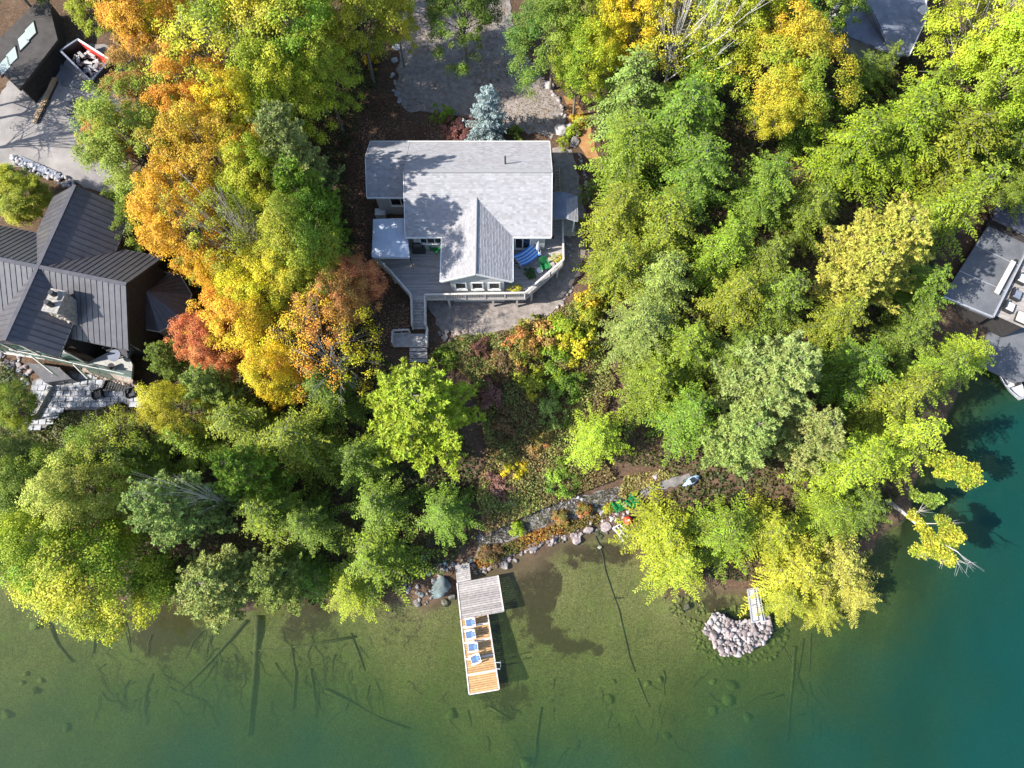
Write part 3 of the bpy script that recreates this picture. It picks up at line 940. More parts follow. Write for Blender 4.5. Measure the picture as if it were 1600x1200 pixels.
def window(parent, c, w, h, along=Vector((1, 0, 0)), out=Vector((0, -1, 0)), frame='white_paint', mull=0, glass='glass'):
    """frame of four bars and a sill round a dark pane"""
    c = Vector(c)
    up = Vector((0, 0, 1))
    t = .11
    mb = MB()
    for s in (-1, 1):
        mb.beam(c + along * s * (w / 2 - t / 2) - up * (h / 2) + out * .03, c + along * s * (w / 2 - t / 2) + up * (h / 2) + out * .03, .09, t) if False else mb.hexa(
            *[[c + along * (s * (w / 2 - t / 2) + a) + up * z + out * b for a, b in ((-t / 2, -.02), (t / 2, -.02), (t / 2, .07), (-t / 2, .07))] for z in (-h / 2, h / 2)])
        mb.hexa(*[[c + along * a + up * (s * (h / 2 - t / 2) + z) + out * b for a, b in ((-w / 2 + t, -.02), (w / 2 - t, -.02), (w / 2 - t, .065), (-w / 2 + t, .065))] for z in (-t / 2, t / 2)])
    for k in range(mull):
        x = -w / 2 + (k + 1) * w / (mull + 1)
        mb.hexa(*[[c + along * (x + a) + up * z + out * b for a, b in ((-.04, -.02), (.04, -.02), (.04, .06), (-.04, .06))] for z in (-h / 2 + t, h / 2 - t)])
    f = mb.build('window', frame, parent)
    q = [c + along * a + up * z + out * .012 for a, z in ((-w / 2 + t, -h / 2 + t), (w / 2 - t, -h / 2 + t), (w / 2 - t, h / 2 - t), (-w / 2 + t, h / 2 - t))]
    MB().hexa([p - out * .01 for p in q], q).build('pane', glass, f)
    MB().hexa(*[[c + along * a + up * (-h / 2 + z) + out * b for a, b in ((-w / 2 - .05, 0.005), (w / 2 + .05, 0.005), (w / 2 + .05, .13), (-w / 2 - .05, .13))] for z in (-.07, -.003)]).build('sill', frame, f)
    return f

# walls
mw = MB()
mw.prism([(-8.2, 28.06), (2.75, 28.06), (2.75, 36.35), (-8.2, 36.35)], 4.6, EAVE - .1)
for x0, x1 in ((-8.2, -8.05), (2.6, 2.75)):
    mw.hexa([(x0, 28.06, EAVE - .1), (x1, 28.06, EAVE - .1), (x1, YR, ZR - .25), (x0, YR, ZR - .25)], [(x0, 36.35, EAVE - .1), (x1, 36.35, EAVE - .1), (x1, YR + .01, ZR - .25), (x0, YR + .01, ZR - .25)])
mw.build('main_wall', 'siding', cot)
ww = MB().prism([(-11.5, 31.85), (-8.21, 31.85), (-8.21, 36.3), (-11.5, 36.3)], 5.6, 8.95)
ww.build('wing_wall', 'siding', cot)
fw = MB().prism([(-5.0, 24.02), (-.65, 24.02), (-.65, 28.05), (-5.0, 28.05)], 4.7, EAVE - .1)
fw.hexa([(-5.0, 24.02, EAVE - .1), (-.65, 24.02, EAVE - .1), (-2.83, 24.02, 10.3)], [(-5.0, 24.17, EAVE - .1), (-.65, 24.17, EAVE - .1), (-2.83, 24.17, 10.3)])
fw.build('gable_room_wall', 'siding', cot)
# roofs
main = roof_plane(cot, (XL, YF, EAVE), (XR, YF, EAVE), (XL, YR, ZR), (XR, YR, ZR))
roof_plane(cot, (XL, YB, EAVE), (XR, YB, EAVE), (XL, YR, ZR), (XR, YR, ZR))
WZ, WY = 10.48, 34.45
roof_plane(cot, (-12.1, 31.6, 9.05), (XL - .03, 31.6, 9.05), (-12.1, WY, WZ), (XL - .03, WY, WZ))
roof_plane(cot, (-12.1, YB, EAVE), (XL - .03, YB, EAVE), (-12.1, WY, WZ), (XL - .03, WY, WZ))
GX0, GX1, GXM, GZ = -5.68, .0, -2.84, 10.6
yv = YF + (GZ - EAVE) / ((ZR - EAVE) / (YR - YF))
roof_plane(cot, (GX0, 23.78, EAVE + .03), (GX0, YF + .05, EAVE + .03), (GXM, 23.78, GZ), (GXM, yv, GZ))
roof_plane(cot, (GX1, 23.78, EAVE + .03), (GX1, YF + .05, EAVE + .03), (GXM, 23.78, GZ), (GXM, yv, GZ))
rc = MB()
rc.tube([(GXM, 23.75, GZ + .03), (GXM, yv + .1, GZ + .03)], .085, 8)
rc.build('ridge_cap', 'shingle', cot)
MB().beam((XL - .01, YR, ZR + .02), (XR + .01, YR, ZR + .02), .28, .05).build('ridge_cap', 'shingle', cot)
MB().beam((-12.1, WY, WZ + .02), (XL, WY, WZ + .02), .28, .05).build('ridge_cap', 'shingle', cot)
# fascia, gutters and rake boards
for a, b in (((XL, YF - .06, EAVE - .06), (GX0 - .05, YF - .06, EAVE - .06)), ((GX1 + .05, YF - .06, EAVE - .06), (XR, YF - .06, EAVE - .06)), ((-12.1, 31.54, 8.98), (XL - .05, 31.54, 8.98)), ((-12.1, YB + .06, EAVE - .06), (XR, YB + .06, EAVE - .06)),
             ((GX0 - .06, 23.78, EAVE - .04), (GX0 - .06, YF, EAVE - .04)), ((GX1 + .06, 23.78, EAVE - .04), (GX1 + .06, YF, EAVE - .04))):
    MB().beam(a, b, .11, .12).build('gutter', 'white_paint', cot)
for a, b in (((XR + .03, YF, EAVE - .05), (XR + .03, YR, ZR - .05)), ((XR + .03, YB, EAVE - .05), (XR + .03, YR, ZR - .05)), ((XL - .02, YF, EAVE - .05), (XL - .02, YR, ZR - .05)), ((-12.13, 31.6, 9.0), (-12.13, WY, WZ - .05)), ((-12.13, YB, EAVE - .05), (-12.13, WY, WZ - .05)),
             ((GX0, 23.75, EAVE - .03), (GXM, 23.75, GZ - .05)), ((GX1, 23.75, EAVE - .03), (GXM, 23.75, GZ - .05))):
    MB().beam(a, b, .05, .2).build('rake_board', 'white_paint', cot)
MB().tube([(-.55, 33.4, 10.9), (-.55, 33.4, 12.05)], .07, 8).build('vent_pipe', 'black_metal', cot)
MB().box((-5.4, 34.6, 10.55), (.0, .0, .0)) if False else None
# windows and doors
for x in (-4.2, -2.83, -1.45):
    window(cot, (x, 24.02, 7.95), 1.0, 1.25)
window(cot, (-6.75, 28.06, 8.2), 1.9, 1.1, mull=2)
window(cot, (-9.45, 31.85, 8.0), 1.9, 1.3, mull=1)
window(cot, (.9, 28.06, 7.7), 1.4, 1.9, mull=1)
window(cot, (2.75, 30.0, 7.9), 1.2, 1.1, Vector((0, 1, 0)), Vector((1, 0, 0)))
MB().box((-7.98, 28.37, 7.6), (.12, .12, 2.0)).build('downpipe', 'white_paint', cot)
# side porch
px0, px1, py0, py1 = 3.45, 5.45, 29.6, 32.1
p_mid = 4.55
MB().slab([(3.25, 29.6, 9.0), (p_mid, 29.6, 9.0), (p_mid, 32.1, 9.0), (3.25, 32.1, 9.0)], .12).build('porch_roof', 'slate_blue', cot)
po = MB().slab([(p_mid, 29.6, 9.0), (5.5, 29.6, 8.55), (5.5, 32.0, 8.55), (p_mid, 31.4, 9.0)], .1).build('porch_roof', 'white_paint', cot)
courses(po, (5.5, 29.6, 8.56), (5.5, 32.0, 8.56), (p_mid, 29.6, 9.01), (p_mid, 31.4, 9.01))
MB().slab([(p_mid, 31.4, 9.0), (5.5, 32.0, 8.55), (p_mid, 32.1, 9.0)], .1).build('porch_roof', 'slate_blue', cot)
for y in (29.75, 31.8):
    MB().box((5.2, y, 7.4), (.12, .12, 2.3)).build('porch_post', 'white_paint', cot)
MB().box((4.3, 30.9, 6.45), (2.3, 2.9, .16)).build('porch_floor', 'grey_wood', cot)

# ------------------------------------------------------------------ the deck
DZ = FLOOR
deck_px = [(583, 402), (606, 330), (637, 330), (637, 372), (868, 372), (877, 345), (880, 412), (820, 466), (664, 469), (644, 469), (612, 432)]
dk = thing('deck', 'weathered wooden deck wrapped round the lake side of the cottage', 'deck', (-3, 25, DZ))
dpoly = [U(px, py, DZ).to_2d() for px, py in [(583, 404), (583, 344), (634, 344), (634, 372), (866, 372), (866, 340), (879, 340), (880, 414), (821, 466), (645, 467), (612, 430)]]
parr = np.array([p[:] for p in dpoly])
mb = MB()
y = parr[:, 1].min() + .02
while y < parr[:, 1].max():
    ym = y + .07
    xs = sorted(a[0] + (ym - a[1]) / (b[1] - a[1]) * (b[0] - a[0]) for a, b in zip(parr, np.roll(parr, -1, 0)) if (a[1] > ym) != (b[1] > ym))
    for x0, x1 in zip(xs[::2], xs[1::2]):
        x = x0
        while x < x1 - .05:
            e = min(x1, x + R.uniform(2.4, 4.9))
            mb.box(((x + e) / 2, ym, DZ - .02), (e - x - .01, .128, .04 + R.uniform(0, .006)), 0, R.random())
            x = e
    y += .14
def boards_material():
    m, n, p = newmat('silvered deck boards')
    c = ramp(n, [(0, (.19, .17, .155)), (.5, (.28, .255, .235)), (1, (.38, .345, .315))], attr(n, 'rnd').outputs['Fac'])
    tc = n.nodes.new('ShaderNodeMapping')
    tc.inputs['Scale'].default_value = (.6, 5, 5)
    n.links.new(n.nodes.new('ShaderNodeTexCoord').outputs['Object'], tc.inputs[0])
    c = mixc(n, .5, c, ramp(n, [(.3, (.16, .15, .15)), (.7, (.46, .43, .41))], noise(n, 1.2, 5, .7, tc.outputs[0])))
    n.links.new(c, p.inputs['Base Color'])
    p.inputs['Roughness'].default_value = .8
    return m
MAT['boards'] = boards_material()
mb.build('deck_boards', 'boards', dk, kind='stuff')
rim = [U(px, py, DZ) for px, py in [(583, 404), (612, 430), (645, 467), (821, 466), (880, 414), (879, 340)]]
for a, b in zip(rim, rim[1:]):
    MB().beam(a - Vector((0, 0, .17)), b - Vector((0, 0, .17)), .06, .24).build('rim_board', 'rail_wood', dk)
for px, py in [(700, 466), (770, 466), (808, 466), (831, 457), (872, 421), (590, 408), (614, 432), (640, 462), (879, 380)]:
    p = U(px, py, DZ)
    g0 = tz(p.x, p.y)
    MB().box((p.x, p.y + .12, (g0 + DZ - .06) / 2 - .1), (.16, .16, DZ - g0 + .1)).build('deck_post', 'rail_wood', dk)

def railing(parent, pts, h=1.0, gap=.14, step=1.7):
    """top rail, bottom rail, posts and balusters along a line of points"""
    r = MB()
    bal = MB()
    for a, b in zip(pts, pts[1:]):
        a, b = Vector(a), Vector(b)
        d = (b - a).length
        r.beam(a + Vector((0, 0, h)), b + Vector((0, 0, h)), .15, .045)
        r.beam(a + Vector((0, 0, h - .12)), b + Vector((0, 0, h - .12)), .045, .09)
        r.beam(a + Vector((0, 0, .12)), b + Vector((0, 0, .12)), .045, .09)
        k = int(d / gap)
        for i in range(1, k):
            p = a.lerp(b, i / k)
            bal.box((p.x, p.y, p.z + h / 2 - .01), (.04, .04, h - .26), math.atan2((b - a).y, (b - a).x))
    o = r.build('railing', 'rail_wood', parent)
    bal.build('balusters', 'rail_wood', o, kind='stuff')
    for a, b in zip(pts, pts[1:]):
        a, b = Vector(a), Vector(b)
        n = max(1, round((b - a).length / step))
        for i in range(n + (b == Vector(pts[-1]))):
            p = a.lerp(b, i / n)
            MB().box((p.x, p.y, p.z + h / 2 - .03), (.1, .1, h + .06), math.atan2((b - a).y, (b - a).x)).build('post', 'rail_wood', o)
    return o
D = lambda px, py: U(px, py, DZ)
railing(dk, [D(584, 404), D(612, 430), D(644, 467)])
railing(dk, [D(666, 468), D(820, 465), D(879, 414), D(878, 350)])
# stairs from the deck down to the slope
st = thing('deck_stairs', 'grey wooden stairs with handrails going down from the deck', 'stairs', U(655, 500, 5))
a, b = U(655, 468, DZ - .1), U(656, 514, 5.0)
n = 10
for i in range(n):
    p = a.lerp(b, (i + .5) / n)
    MB().box((p.x, p.y, p.z), (1.05, .27, .045)).build('tread', 'grey_wood', st)
for s in (-.56, .56):
    o = Vector((s, 0, 0))
    MB().beam(a + o, b + o, .06, .24).build('stringer', 'rail_wood', st)
    hb = MB()
    hb.beam(a + o + Vector((0, 0, 1)), b + o + Vector((0, 0, .95)), .1, .06)
    hb.beam(a + o + Vector((0, 0, .5)), b + o + Vector((0, 0, .45)), .04, .08)
    h = hb.build('handrail', 'rail_wood', st)
    for f in (0, .5, 1):
        q = a.lerp(b, f) + o
        MB().box((q.x, q.y, q.z + .45), (.09, .09, 1.1)).build('post', 'rail_wood', h)
lp = [U(612, 524, 4.9), U(674, 519, 4.9), U(674, 545, 4.4), U(612, 545, 4.4)]
c = (lp[0] + lp[1] + lp[2] + lp[3]) / 4
MB().box((c.x, c.y, 4.85), (2.9, 1.2, .06)).build('landing', 'grey_wood', st)
railing(st, [(c.x - 1.45, c.y - .5, 4.88), (c.x - 1.45, c.y + .55, 4.88), (c.x - .1, c.y + .62, 4.88)], .9, .5, 1.3)
railing(st, [(c.x + 1.4, c.y + .9, 4.88), (c.x + 1.4, c.y - .6, 4.88)], .9, .5, 1.3)
for i in range(6):
    MB().box((c.x + .6, c.y - .75 - i * .27, 4.68 - i * .17), (1.5, .27, .05)).build('tread', 'grey_wood', st)

# ------------------------------------------------------------------ things on the deck
cn = thing('canopy', 'pale blue grey canvas canopy over the left end of the deck', 'canopy', U(610, 375, DZ))
cq = [U(583, 342, 8.75), U(634, 341, 8.75), U(640, 402, 8.75), U(581, 402, 8.75)]
mb = MB()
nn = 14
zz = lambda u, v: .38 * math.sin(math.pi * u) ** .7 * math.sin(math.pi * v) ** .7 * .5 + .035 * math.sin(9 * u + 4 * v) * math.sin(7 * v - 2 * u)
for j in range(nn + 1):
    for i in range(nn + 1):
        p = cq[3].lerp(cq[2], i / nn).lerp(cq[0].lerp(cq[1], i / nn), j / nn)
        mb.v.append((p.x, p.y, p.z + zz(i / nn, j / nn)))
for j in range(nn):
    for i in range(nn):
        k = j * (nn + 1) + i
        mb.f.append((k, k + 1, k + nn + 2, k + nn + 1))
        mb.r.append(0)
mb.build('canvas_top', 'canvas', cn, smooth=True)
for p, q in zip(cq, cq[1:] + cq[:1]):
    MB().slab([p - Vector((0, 0, .02)), q - Vector((0, 0, .02)), q - Vector((0, 0, .26)), p - Vector((0, 0, .26))], .012).build('valance', 'canvas', cn)
    MB().tube([(p.x * .985 - .1, p.y, DZ), (p.x * .985 - .1, p.y, 8.72)], .035, 6).build('pole', 'black_metal', cn)

def lounge_chair(mat, cushion=None, name='deck_chair'):
    """slatted low chair with wide arms and a fanned back, facing +x, built at the origin"""
    t = thing(name, None, 'chair')
    for i in range(5):
        MB().box((.36 - i * .11, 0, .36 - i * .028), (.095, .52, .025)).build('seat_slat', mat, t)
    for i in range(5):
        s = (i - 2)
        MB().hexa([(-.12, s * .1 - .045, .22), (-.12, s * .1 + .045, .22), (-.15, s * .1 + .045, .22), (-.15, s * .1 - .045, .22)],
                  [(-.46, s * .135 - .055, 1.02 - abs(s) * .05), (-.46, s * .135 + .055, 1.02 - abs(s) * .05), (-.49, s * .135 + .055, 1.02 - abs(s) * .05), (-.49, s * .135 - .055, 1.02 - abs(s) * .05)]).build('back_slat', mat, t)
    for s in (-1, 1):
        MB().hexa([(.46, s * .36 - .075, .55), (.46, s * .36 + .075, .55), (-.42, s * .36 + .05, .55), (-.42, s * .36 - .05, .55)],
                  [(.46, s * .36 - .075, .58), (.46, s * .36 + .075, .58), (-.42, s * .36 + .05, .58), (-.42, s * .36 - .05, .58)]).build('armrest', mat, t)
        MB().box((.38, s * .30, .275), (.09, .03, .55)).build('leg', mat, t)
        MB().beam((.36, s * .27, .33), (-.5, s * .27, .06), .03, .12).build('leg', mat, t)
    if cushion:
        MB().box((.12, 0, .38), (.5, .5, .07)).build('seat_cushion', cushion, t)
        MB().beam((-.1, 0, .42), (-.40, 0, .95), .42, .05).build('back_cushion', cushion, t)
    return t
gc = lounge_chair('green_plastic')
gc.location = U(850, 417, DZ)
gc.rotation_euler.z = -1.2
tag(gc, 'bright green chair beside the angled deck rail', group='green slatted chairs')
g2 = copy_tree(gc)
g2.location = U(682, 390, DZ)
g2.rotation_euler.z = -2.2
tag(g2, 'green chair in the shade under the cottage windows')
sh_ = tz(0, 0)
for px, py, rz, lb in ((964, 792, 2.0, 'green chair on the shore stones, nearer the big pale rock'), (985, 785, 2.4, 'green chair on the shore half under the lime hemlock')):
    g2 = copy_tree(gc)
    p = G(px, py, .08)
    g2.location = p
    g2.rotation_euler.z = rz
    tag(g2, lb)
# striped hammock on its stand
hm = thing('hammock', 'blue striped hammock in the corner of the deck', 'hammock', U(822, 400, DZ))
h0, h1 = U(808, 408, DZ + .75), U(838, 389, DZ + .75)
ax = (h1 - h0).normalized()
sd = Vector((-ax.y, ax.x, 0))
ns = 9
for k in range(ns):
    mb = MB()
    u0, u1 = -.62 + 1.24 * k / ns, -.62 + 1.24 * (k + 1) / ns
    for i in range(11):
        f = i / 10
        sag = -.34 * math.sin(math.pi * f)
        c = h0.lerp(h1, f)
        for u in (u0, u1):
            p = c + sd * u
            mb.v.append((p.x, p.y, p.z + sag + .25 * u * u))
    for i in range(10):
        mb.f.append((2 * i, 2 * i + 2, 2 * i + 3, 2 * i + 1))
        mb.r.append(0)
    mb.build('stripe', 'blue_cloth' if k % 2 == 0 else 'blue_pale', hm)
for e, s in ((h0, -1), (h1, 1)):
    MB().beam(e - sd * .68, e + sd * .68, .05, .05).build('spreader_bar', 'lumber', hm)
    apex = e + ax * s * .45 + Vector((0, 0, .15))
    for q in (-.62, 0, .62):
        MB().tube([e + sd * q, apex], .012, 4).build('cord', 'white_plastic', hm)
    MB().tube([apex, apex + ax * (-s) * .5 - Vector((0, 0, .85))], .04, 6).build('stand_arm', 'black_metal', hm)
a0, a1 = h0 - Vector((0, 0, .68)), h1 - Vector((0, 0, .68))
MB().tube([a0, a1], .04, 6).build('stand_bar', 'black_metal', hm)
for e in (a0, a1):
    MB().tube([e - sd * .5, e + sd * .5], .035, 6).build('stand_foot', 'black_metal', hm)
# folded white parasol leaning on the wall
pu = thing('parasol', 'folded cream parasol standing behind the hammock', 'parasol', U(840, 396, DZ))
p = U(840, 396, DZ)
MB().tube([p, p + Vector((0, 0, 2.1))], .025, 6).build('pole', 'rail_wood', pu)
MB().tube([p + Vector((0, 0, .7)), p + Vector((0, 0, 1.0)), p + Vector((0, 0, 1.6)), p + Vector((0, 0, 2.05))], [.16, .2, .13, .03], 9).build('folded_cloth', 'canvas', pu)
MB().tube([p, p + Vector((0, 0, .1))], [.26, .22], 12).build('base', 'concrete', pu)
# planters with flowers
for px, py, lb in ((807, 455, 'planter of yellow flowers at the front deck rail'), (873, 408, 'planter of yellow flowers at the outer corner of the deck rail')):
    p = U(px, py, DZ)
    t = thing('planter', lb, 'planter', p, 'planters on the deck')
    MB().tube([p, p + Vector((0, 0, .35))], [.17, .24], 10).build('pot', 'terracotta', t)
    o = bpy.data.objects.new('plant', PROTO['bush'][1][0])
    COL.objects.link(o)
    o.parent = t
    o.scale = (.36, .36, .32)
    o.location = (0, 0, .3)
    o['tint_a'], o['tint_b'] = (.16, .22, .03), (.62, .52, .05)
t = thing('side_table', 'small white side table beside the green chair on the deck', 'table', U(843, 426, DZ))
p = U(843, 426, DZ)
MB().tube([p + Vector((0, 0, .43)), p + Vector((0, 0, .47))], .26, 14).build('table_top', 'white_plastic', t)
for k in range(3):
    a = k * 2.09
    MB().tube([p + Vector((.18 * math.cos(a), .18 * math.sin(a), 0)), p + Vector((.12 * math.cos(a), .12 * math.sin(a), .43))], .02, 5).build('leg', 'white_plastic', t)
t = thing('potted_plant', 'dark green potted plant on the deck near the hammock', 'plant', U(829, 432, DZ))
p = U(829, 432, DZ)
MB().tube([p, p + Vector((0, 0, .3))], [.14, .2], 10).build('pot', 'black_metal', t)
o = bpy.data.objects.new('plant', PROTO['bush'][0][0]); COL.objects.link(o); o.parent = t; o.scale = (.42, .42, .4); o.location = (0, 0, .22)
o['tint_a'], o['tint_b'] = (.03, .07, .02), (.07, .13, .03)
# covered grill and chest by the wing
t = thing('grill', 'black covered grill on the deck below the wing windows', 'grill', U(655, 392, DZ))
p = U(655, 392, DZ)
MB().hexa([(p.x - .55, p.y - .3, DZ), (p.x + .55, p.y - .3, DZ), (p.x + .55, p.y + .3, DZ), (p.x - .55, p.y + .3, DZ)], [(p.x - .5, p.y - .26, DZ + .95), (p.x + .5, p.y - .26, DZ + .95), (p.x + .5, p.y + .26, DZ + .95), (p.x - .5, p.y + .26, DZ + .95)]).build('cover', 'black_metal', t)
MB().tube([(p.x - .34, p.y, DZ + .97), (p.x + .34, p.y, DZ + .97)], .24, 10).build('lid', 'black_metal', t)
t = thing('storage_box', 'pale grey box on the ground behind the canopy', 'box', G(596, 337))
p = G(596, 337)
MB().box((p.x, p.y, p.z + .3), (.85, .6, .6)).build('body', 'white_plastic', t)
MB().box((p.x, p.y, p.z + .63), (.9, .65, .06)).build('lid', 'white_plastic', t)
# ladder and lumber stored along the east wall
t = thing('ladder', 'wooden ladder lying along the east wall of the cottage', 'ladder', G(872, 262))
p = G(871, 285)
for s in (-.2, .2):
    MB().beam((p.x + s, p.y - 1.2, p.z + .15), (p.x + s, p.y + 1.4, p.z + .2), .05, .08).build('rail', 'lumber', t)
for i in range(8):
    MB().beam((p.x - .2, p.y - 1.0 + i * .3, p.z + .17), (p.x + .2, p.y - 1.0 + i * .3, p.z + .17), .03, .04).build('rung', 'lumber', t)
# ------------------------------------------------------------------ dark metal roofed house at the left edge
BO = Vector((-35.25, 23.17, 0))
BU, BV = Vector((.979, -.205, 0)), Vector((.205, .979, 0))
def L(u, v, z):
    p = BO + BU * u + BV * v
    return Vector((p.x, p.y, z))
mh = thing('metal_roofed_house', 'stone house with a crossed charcoal metal roof at the left edge', 'house', L(0, 0, 5.5))

def metal_plane(parent, ridge0, ridge1, down, length, drop, pitch_w=.46, mat='metal_dark', skip=None):
    """a roof slope of single standing seam panels running from the ridge to the eave"""
    r0, r1 = Vector(ridge0), Vector(ridge1)
    d = Vector(down) * length - Vector((0, 0, drop))
    al = (r1 - r0).normalized()
    q = [r0, r1, r1 + d, r0 + d]
    nrm = (q[1] - q[0]).cross(q[3] - q[0]).normalized()
    if nrm.z < 0:
        nrm = -nrm
        q.reverse()
    o = MB().slab([p - nrm * .03 for p in (q if (q[1] - q[0]).cross(q[2] - q[0]).z > 0 else q[::-1])], .16).build('roof', 'dark_wood', parent)
    n = max(1, round((r1 - r0).length / pitch_w))
    w = (r1 - r0).length / n
    for i in range(n):
        a = r0 + al * (i * w)
        mb = MB()
        h = nrm * .012
        mb.hexa([a + al * .012, a + al * (w - .012), a + al * (w - .012) + d, a + al * .012 + d], [p + h for p in (a + al * .012, a + al * (w - .012), a + al * (w - .012) + d, a + al * .012 + d)])
        s0, s1 = a + al * (w - .035), a + al * (w - .008)
        mb.hexa([s0 + h, s1 + h, s1 + h + d, s0 + h + d], [p + nrm * .05 for p in (s0, s1, s1 + d, s0 + d)])
        mb.build('roof_panel', mat, o)
    MB().beam(r0 + d * 1.005 - nrm * .06, r1 + d * 1.005 - nrm * .06, .1, .14).build('eave_trim', 'metal_dark', o)
    return o
RZ = 13.0
k = 3.0 / 3.9
metal_plane(mh, L(0, 0, RZ), L(6.95, 0, RZ), BV, 3.8, 3.8 * k)
metal_plane(mh, L(0, 0, RZ), L(6.95, 0, RZ), -BV, 4.1, 4.1 * k)
metal_plane(mh, L(-10, 0, RZ), L(0, 0, RZ), BV, 3.8, 3.8 * k)
metal_plane(mh, L(-10, 0, RZ), L(0, 0, RZ), -BV, 4.1, 4.1 * k)
metal_plane(mh, L(0, 0, RZ + .02), L(0, 7.1, RZ + .02), BU, 3.3, 3.3 * k)
metal_plane(mh, L(0, 0, RZ + .02), L(0, 7.1, RZ + .02), -BU, 3.75, 3.75 * k)
metal_plane(mh, L(0, -5.95, RZ + .02), L(0, 0, RZ + .02), BU, 2.75, 2.75 * k)
metal_plane(mh, L(0, -5.95, RZ + .02), L(0, 0, RZ + .02), -BU, 3.75, 3.75 * k)
for a, b in ((L(-10, 0, RZ + .03), L(6.97, 0, RZ + .03)), (L(0, -5.97, RZ + .05), L(0, 7.12, RZ + .05))):
    MB().beam(a, b, .3, .06).build('ridge_cap', 'metal_dark', mh)
def wall_gable(poly, z0, peak=None, name='wall', mat='dark_wood'):
    return MB().hexa([Vector((p.x, p.y, z0)) for p in poly], poly).build(name, mat, mh)
MB().prism([L(-10, -3.4, 0), L(6.4, -3.4, 0), L(6.4, 3.2, 0), L(-10, 3.2, 0)], 4.6, 10.1).build('wall', 'dark_wood', mh)
MB().prism([L(-3.0, 3.2, 0), L(2.4, 3.2, 0), L(2.4, 6.6, 0), L(-3.0, 6.6, 0)], 5.0, 10.3).build('wall', 'stone_wall', mh)
MB().prism([L(-3.0, -4.5, 0), L(2.0, -4.5, 0), L(2.0, -3.4, 0), L(-3.0, -3.4, 0)], 4.6, 10.3).build('wall', 'dark_wood', mh)
for u0, u1, v, zt, zb, name in ((-2.9, 2.0, -5.0, 12.7, 10.3, 'gable_glass'), (-2.9, 2.3, 6.6, 12.7, 10.3, 'gable_wall')):
    MB().hexa([L(u0, v, zb), L(u1, v, zb), L(u1, v + .1, zb), L(u0, v + .1, zb)], [L(-.05, v, zt), L(.05, v, zt), L(.05, v + .1, zt), L(-.05, v + .1, zt)]).build(name, 'glass' if 'glass' in name else 'dark_wood', mh)
MB().hexa([L(6.4, -3.3, 10.1), L(6.5, -3.3, 10.1), L(6.5, 3.1, 10.1), L(6.4, 3.1, 10.1)], [L(6.4, -.05, 12.6), L(6.5, -.05, 12.6), L(6.5, .05, 12.6), L(6.4, .05, 12.6)]).build('gable_wall', 'dark_wood', mh)
gA, gB = U(-40, 528, 10.05), U(100, 547.5, 10.05)
gd = (gB - gA).normalized()
go = Vector((gd.y, -gd.x, 0))
gl_ = (gB - gA).length
for i in range(4):
    window(mh, gA + gd * (gl_ * (i + .5) / 4) - Vector((0, 0, 1.65)), gl_ / 4 - .02, 3.2, gd, go, 'rail_wood', glass='green_reflection_glass')
for u in (3.4, 5.2):
    window(mh, L(u, -3.43, 8.5), 1.5, 1.6, BU, -BV, 'dark_wood')
# chimney
cz = U(84, 470, 13.2)
ch = MB()
cu, cv = BU, BV
def cb(w, d, z0, z1, off=(0, 0)):
    q = [cz + cu * (sx * w / 2 + off[0]) + cv * (sy * d / 2 + off[1]) for sx, sy in ((-1, -1), (1, -1), (1, 1), (-1, 1))]
    ch.hexa([(p.x, p.y, z0) for p in q], [(p.x, p.y, z1) for p in q])
cb(1.0, 1.6, 8, 13.05)
cb(1.2, 1.8, 13.06, 13.2)
cb(.75, .65, 13.21, 13.4, (-.05, .4))
co = ch.build('chimney', 'chimney_stone', mh)
for v in (.42, -.35):
    p = cz + cv * v
    MB().tube([(p.x, p.y, 13.2), (p.x, p.y, 13.85)], [.22, .19], 10).build('flue_pot', 'terracotta' if False else 'black_metal', co)
# stones of the chimney faces
for i in range(46):
    f = R.randrange(4)
    w, d = 1.0, 1.6
    s = R.uniform(-.48, .48)
    q = cz + {0: cu * w / 2 + cv * s * d, 1: -cu * w / 2 + cv * s * d, 2: cv * d / 2 + cu * s * w, 3: -cv * d / 2 + cu * s * w}[f]
    rock('stone', 'stone_wall', (q.x, q.y, R.uniform(10.6, 12.95)), R.uniform(.12, .22), .8, 1, co)
# turret with an eight sided roof
tc = U(228, 455, 9.7)
to = MB()
pts = [Vector((tc.x + 2.75 * math.cos(i * math.pi / 4 + .2), tc.y + 2.75 * math.sin(i * math.pi / 4 + .2), 7.9)) for i in range(8)]
for i in range(8):
    a, b = pts[i], pts[(i + 1) % 8]
    ap = Vector((tc.x, tc.y, 9.7))
    o = MB().slab([a, b, ap], .1).build('turret_roof_panel', 'metal_dark', mh)
    mb = MB()
    for f in (0, .25, .5, .75):
        mb.beam(a.lerp(b, f) + Vector((0, 0, .03)), a.lerp(b, f).lerp(ap, .96 if f == 0 else 1 - abs(f - .5) * 2 * .5 - .1) + Vector((0, 0, .03)), .03, .05)
    mb.build('seam', 'metal_dark', o)
    MB().beam(a - Vector((0, 0, .06)), b - Vector((0, 0, .06)), .09, .12).build('eave_trim', 'rail_wood', o)
MB().prism([(tc.x + (p.x - tc.x) * .84, tc.y + (p.y - tc.y) * .84) for p in pts], 4.6, 7.85).build('turret_wall', 'stone_wall', mh)
MB().prism([U(p[0], p[1], 7.7) for p in [(200, 450), (225, 440), (222, 512), (200, 560), (182, 548)]][::-1], 7.5, 7.7).build('link_roof', 'metal_dark', mh)
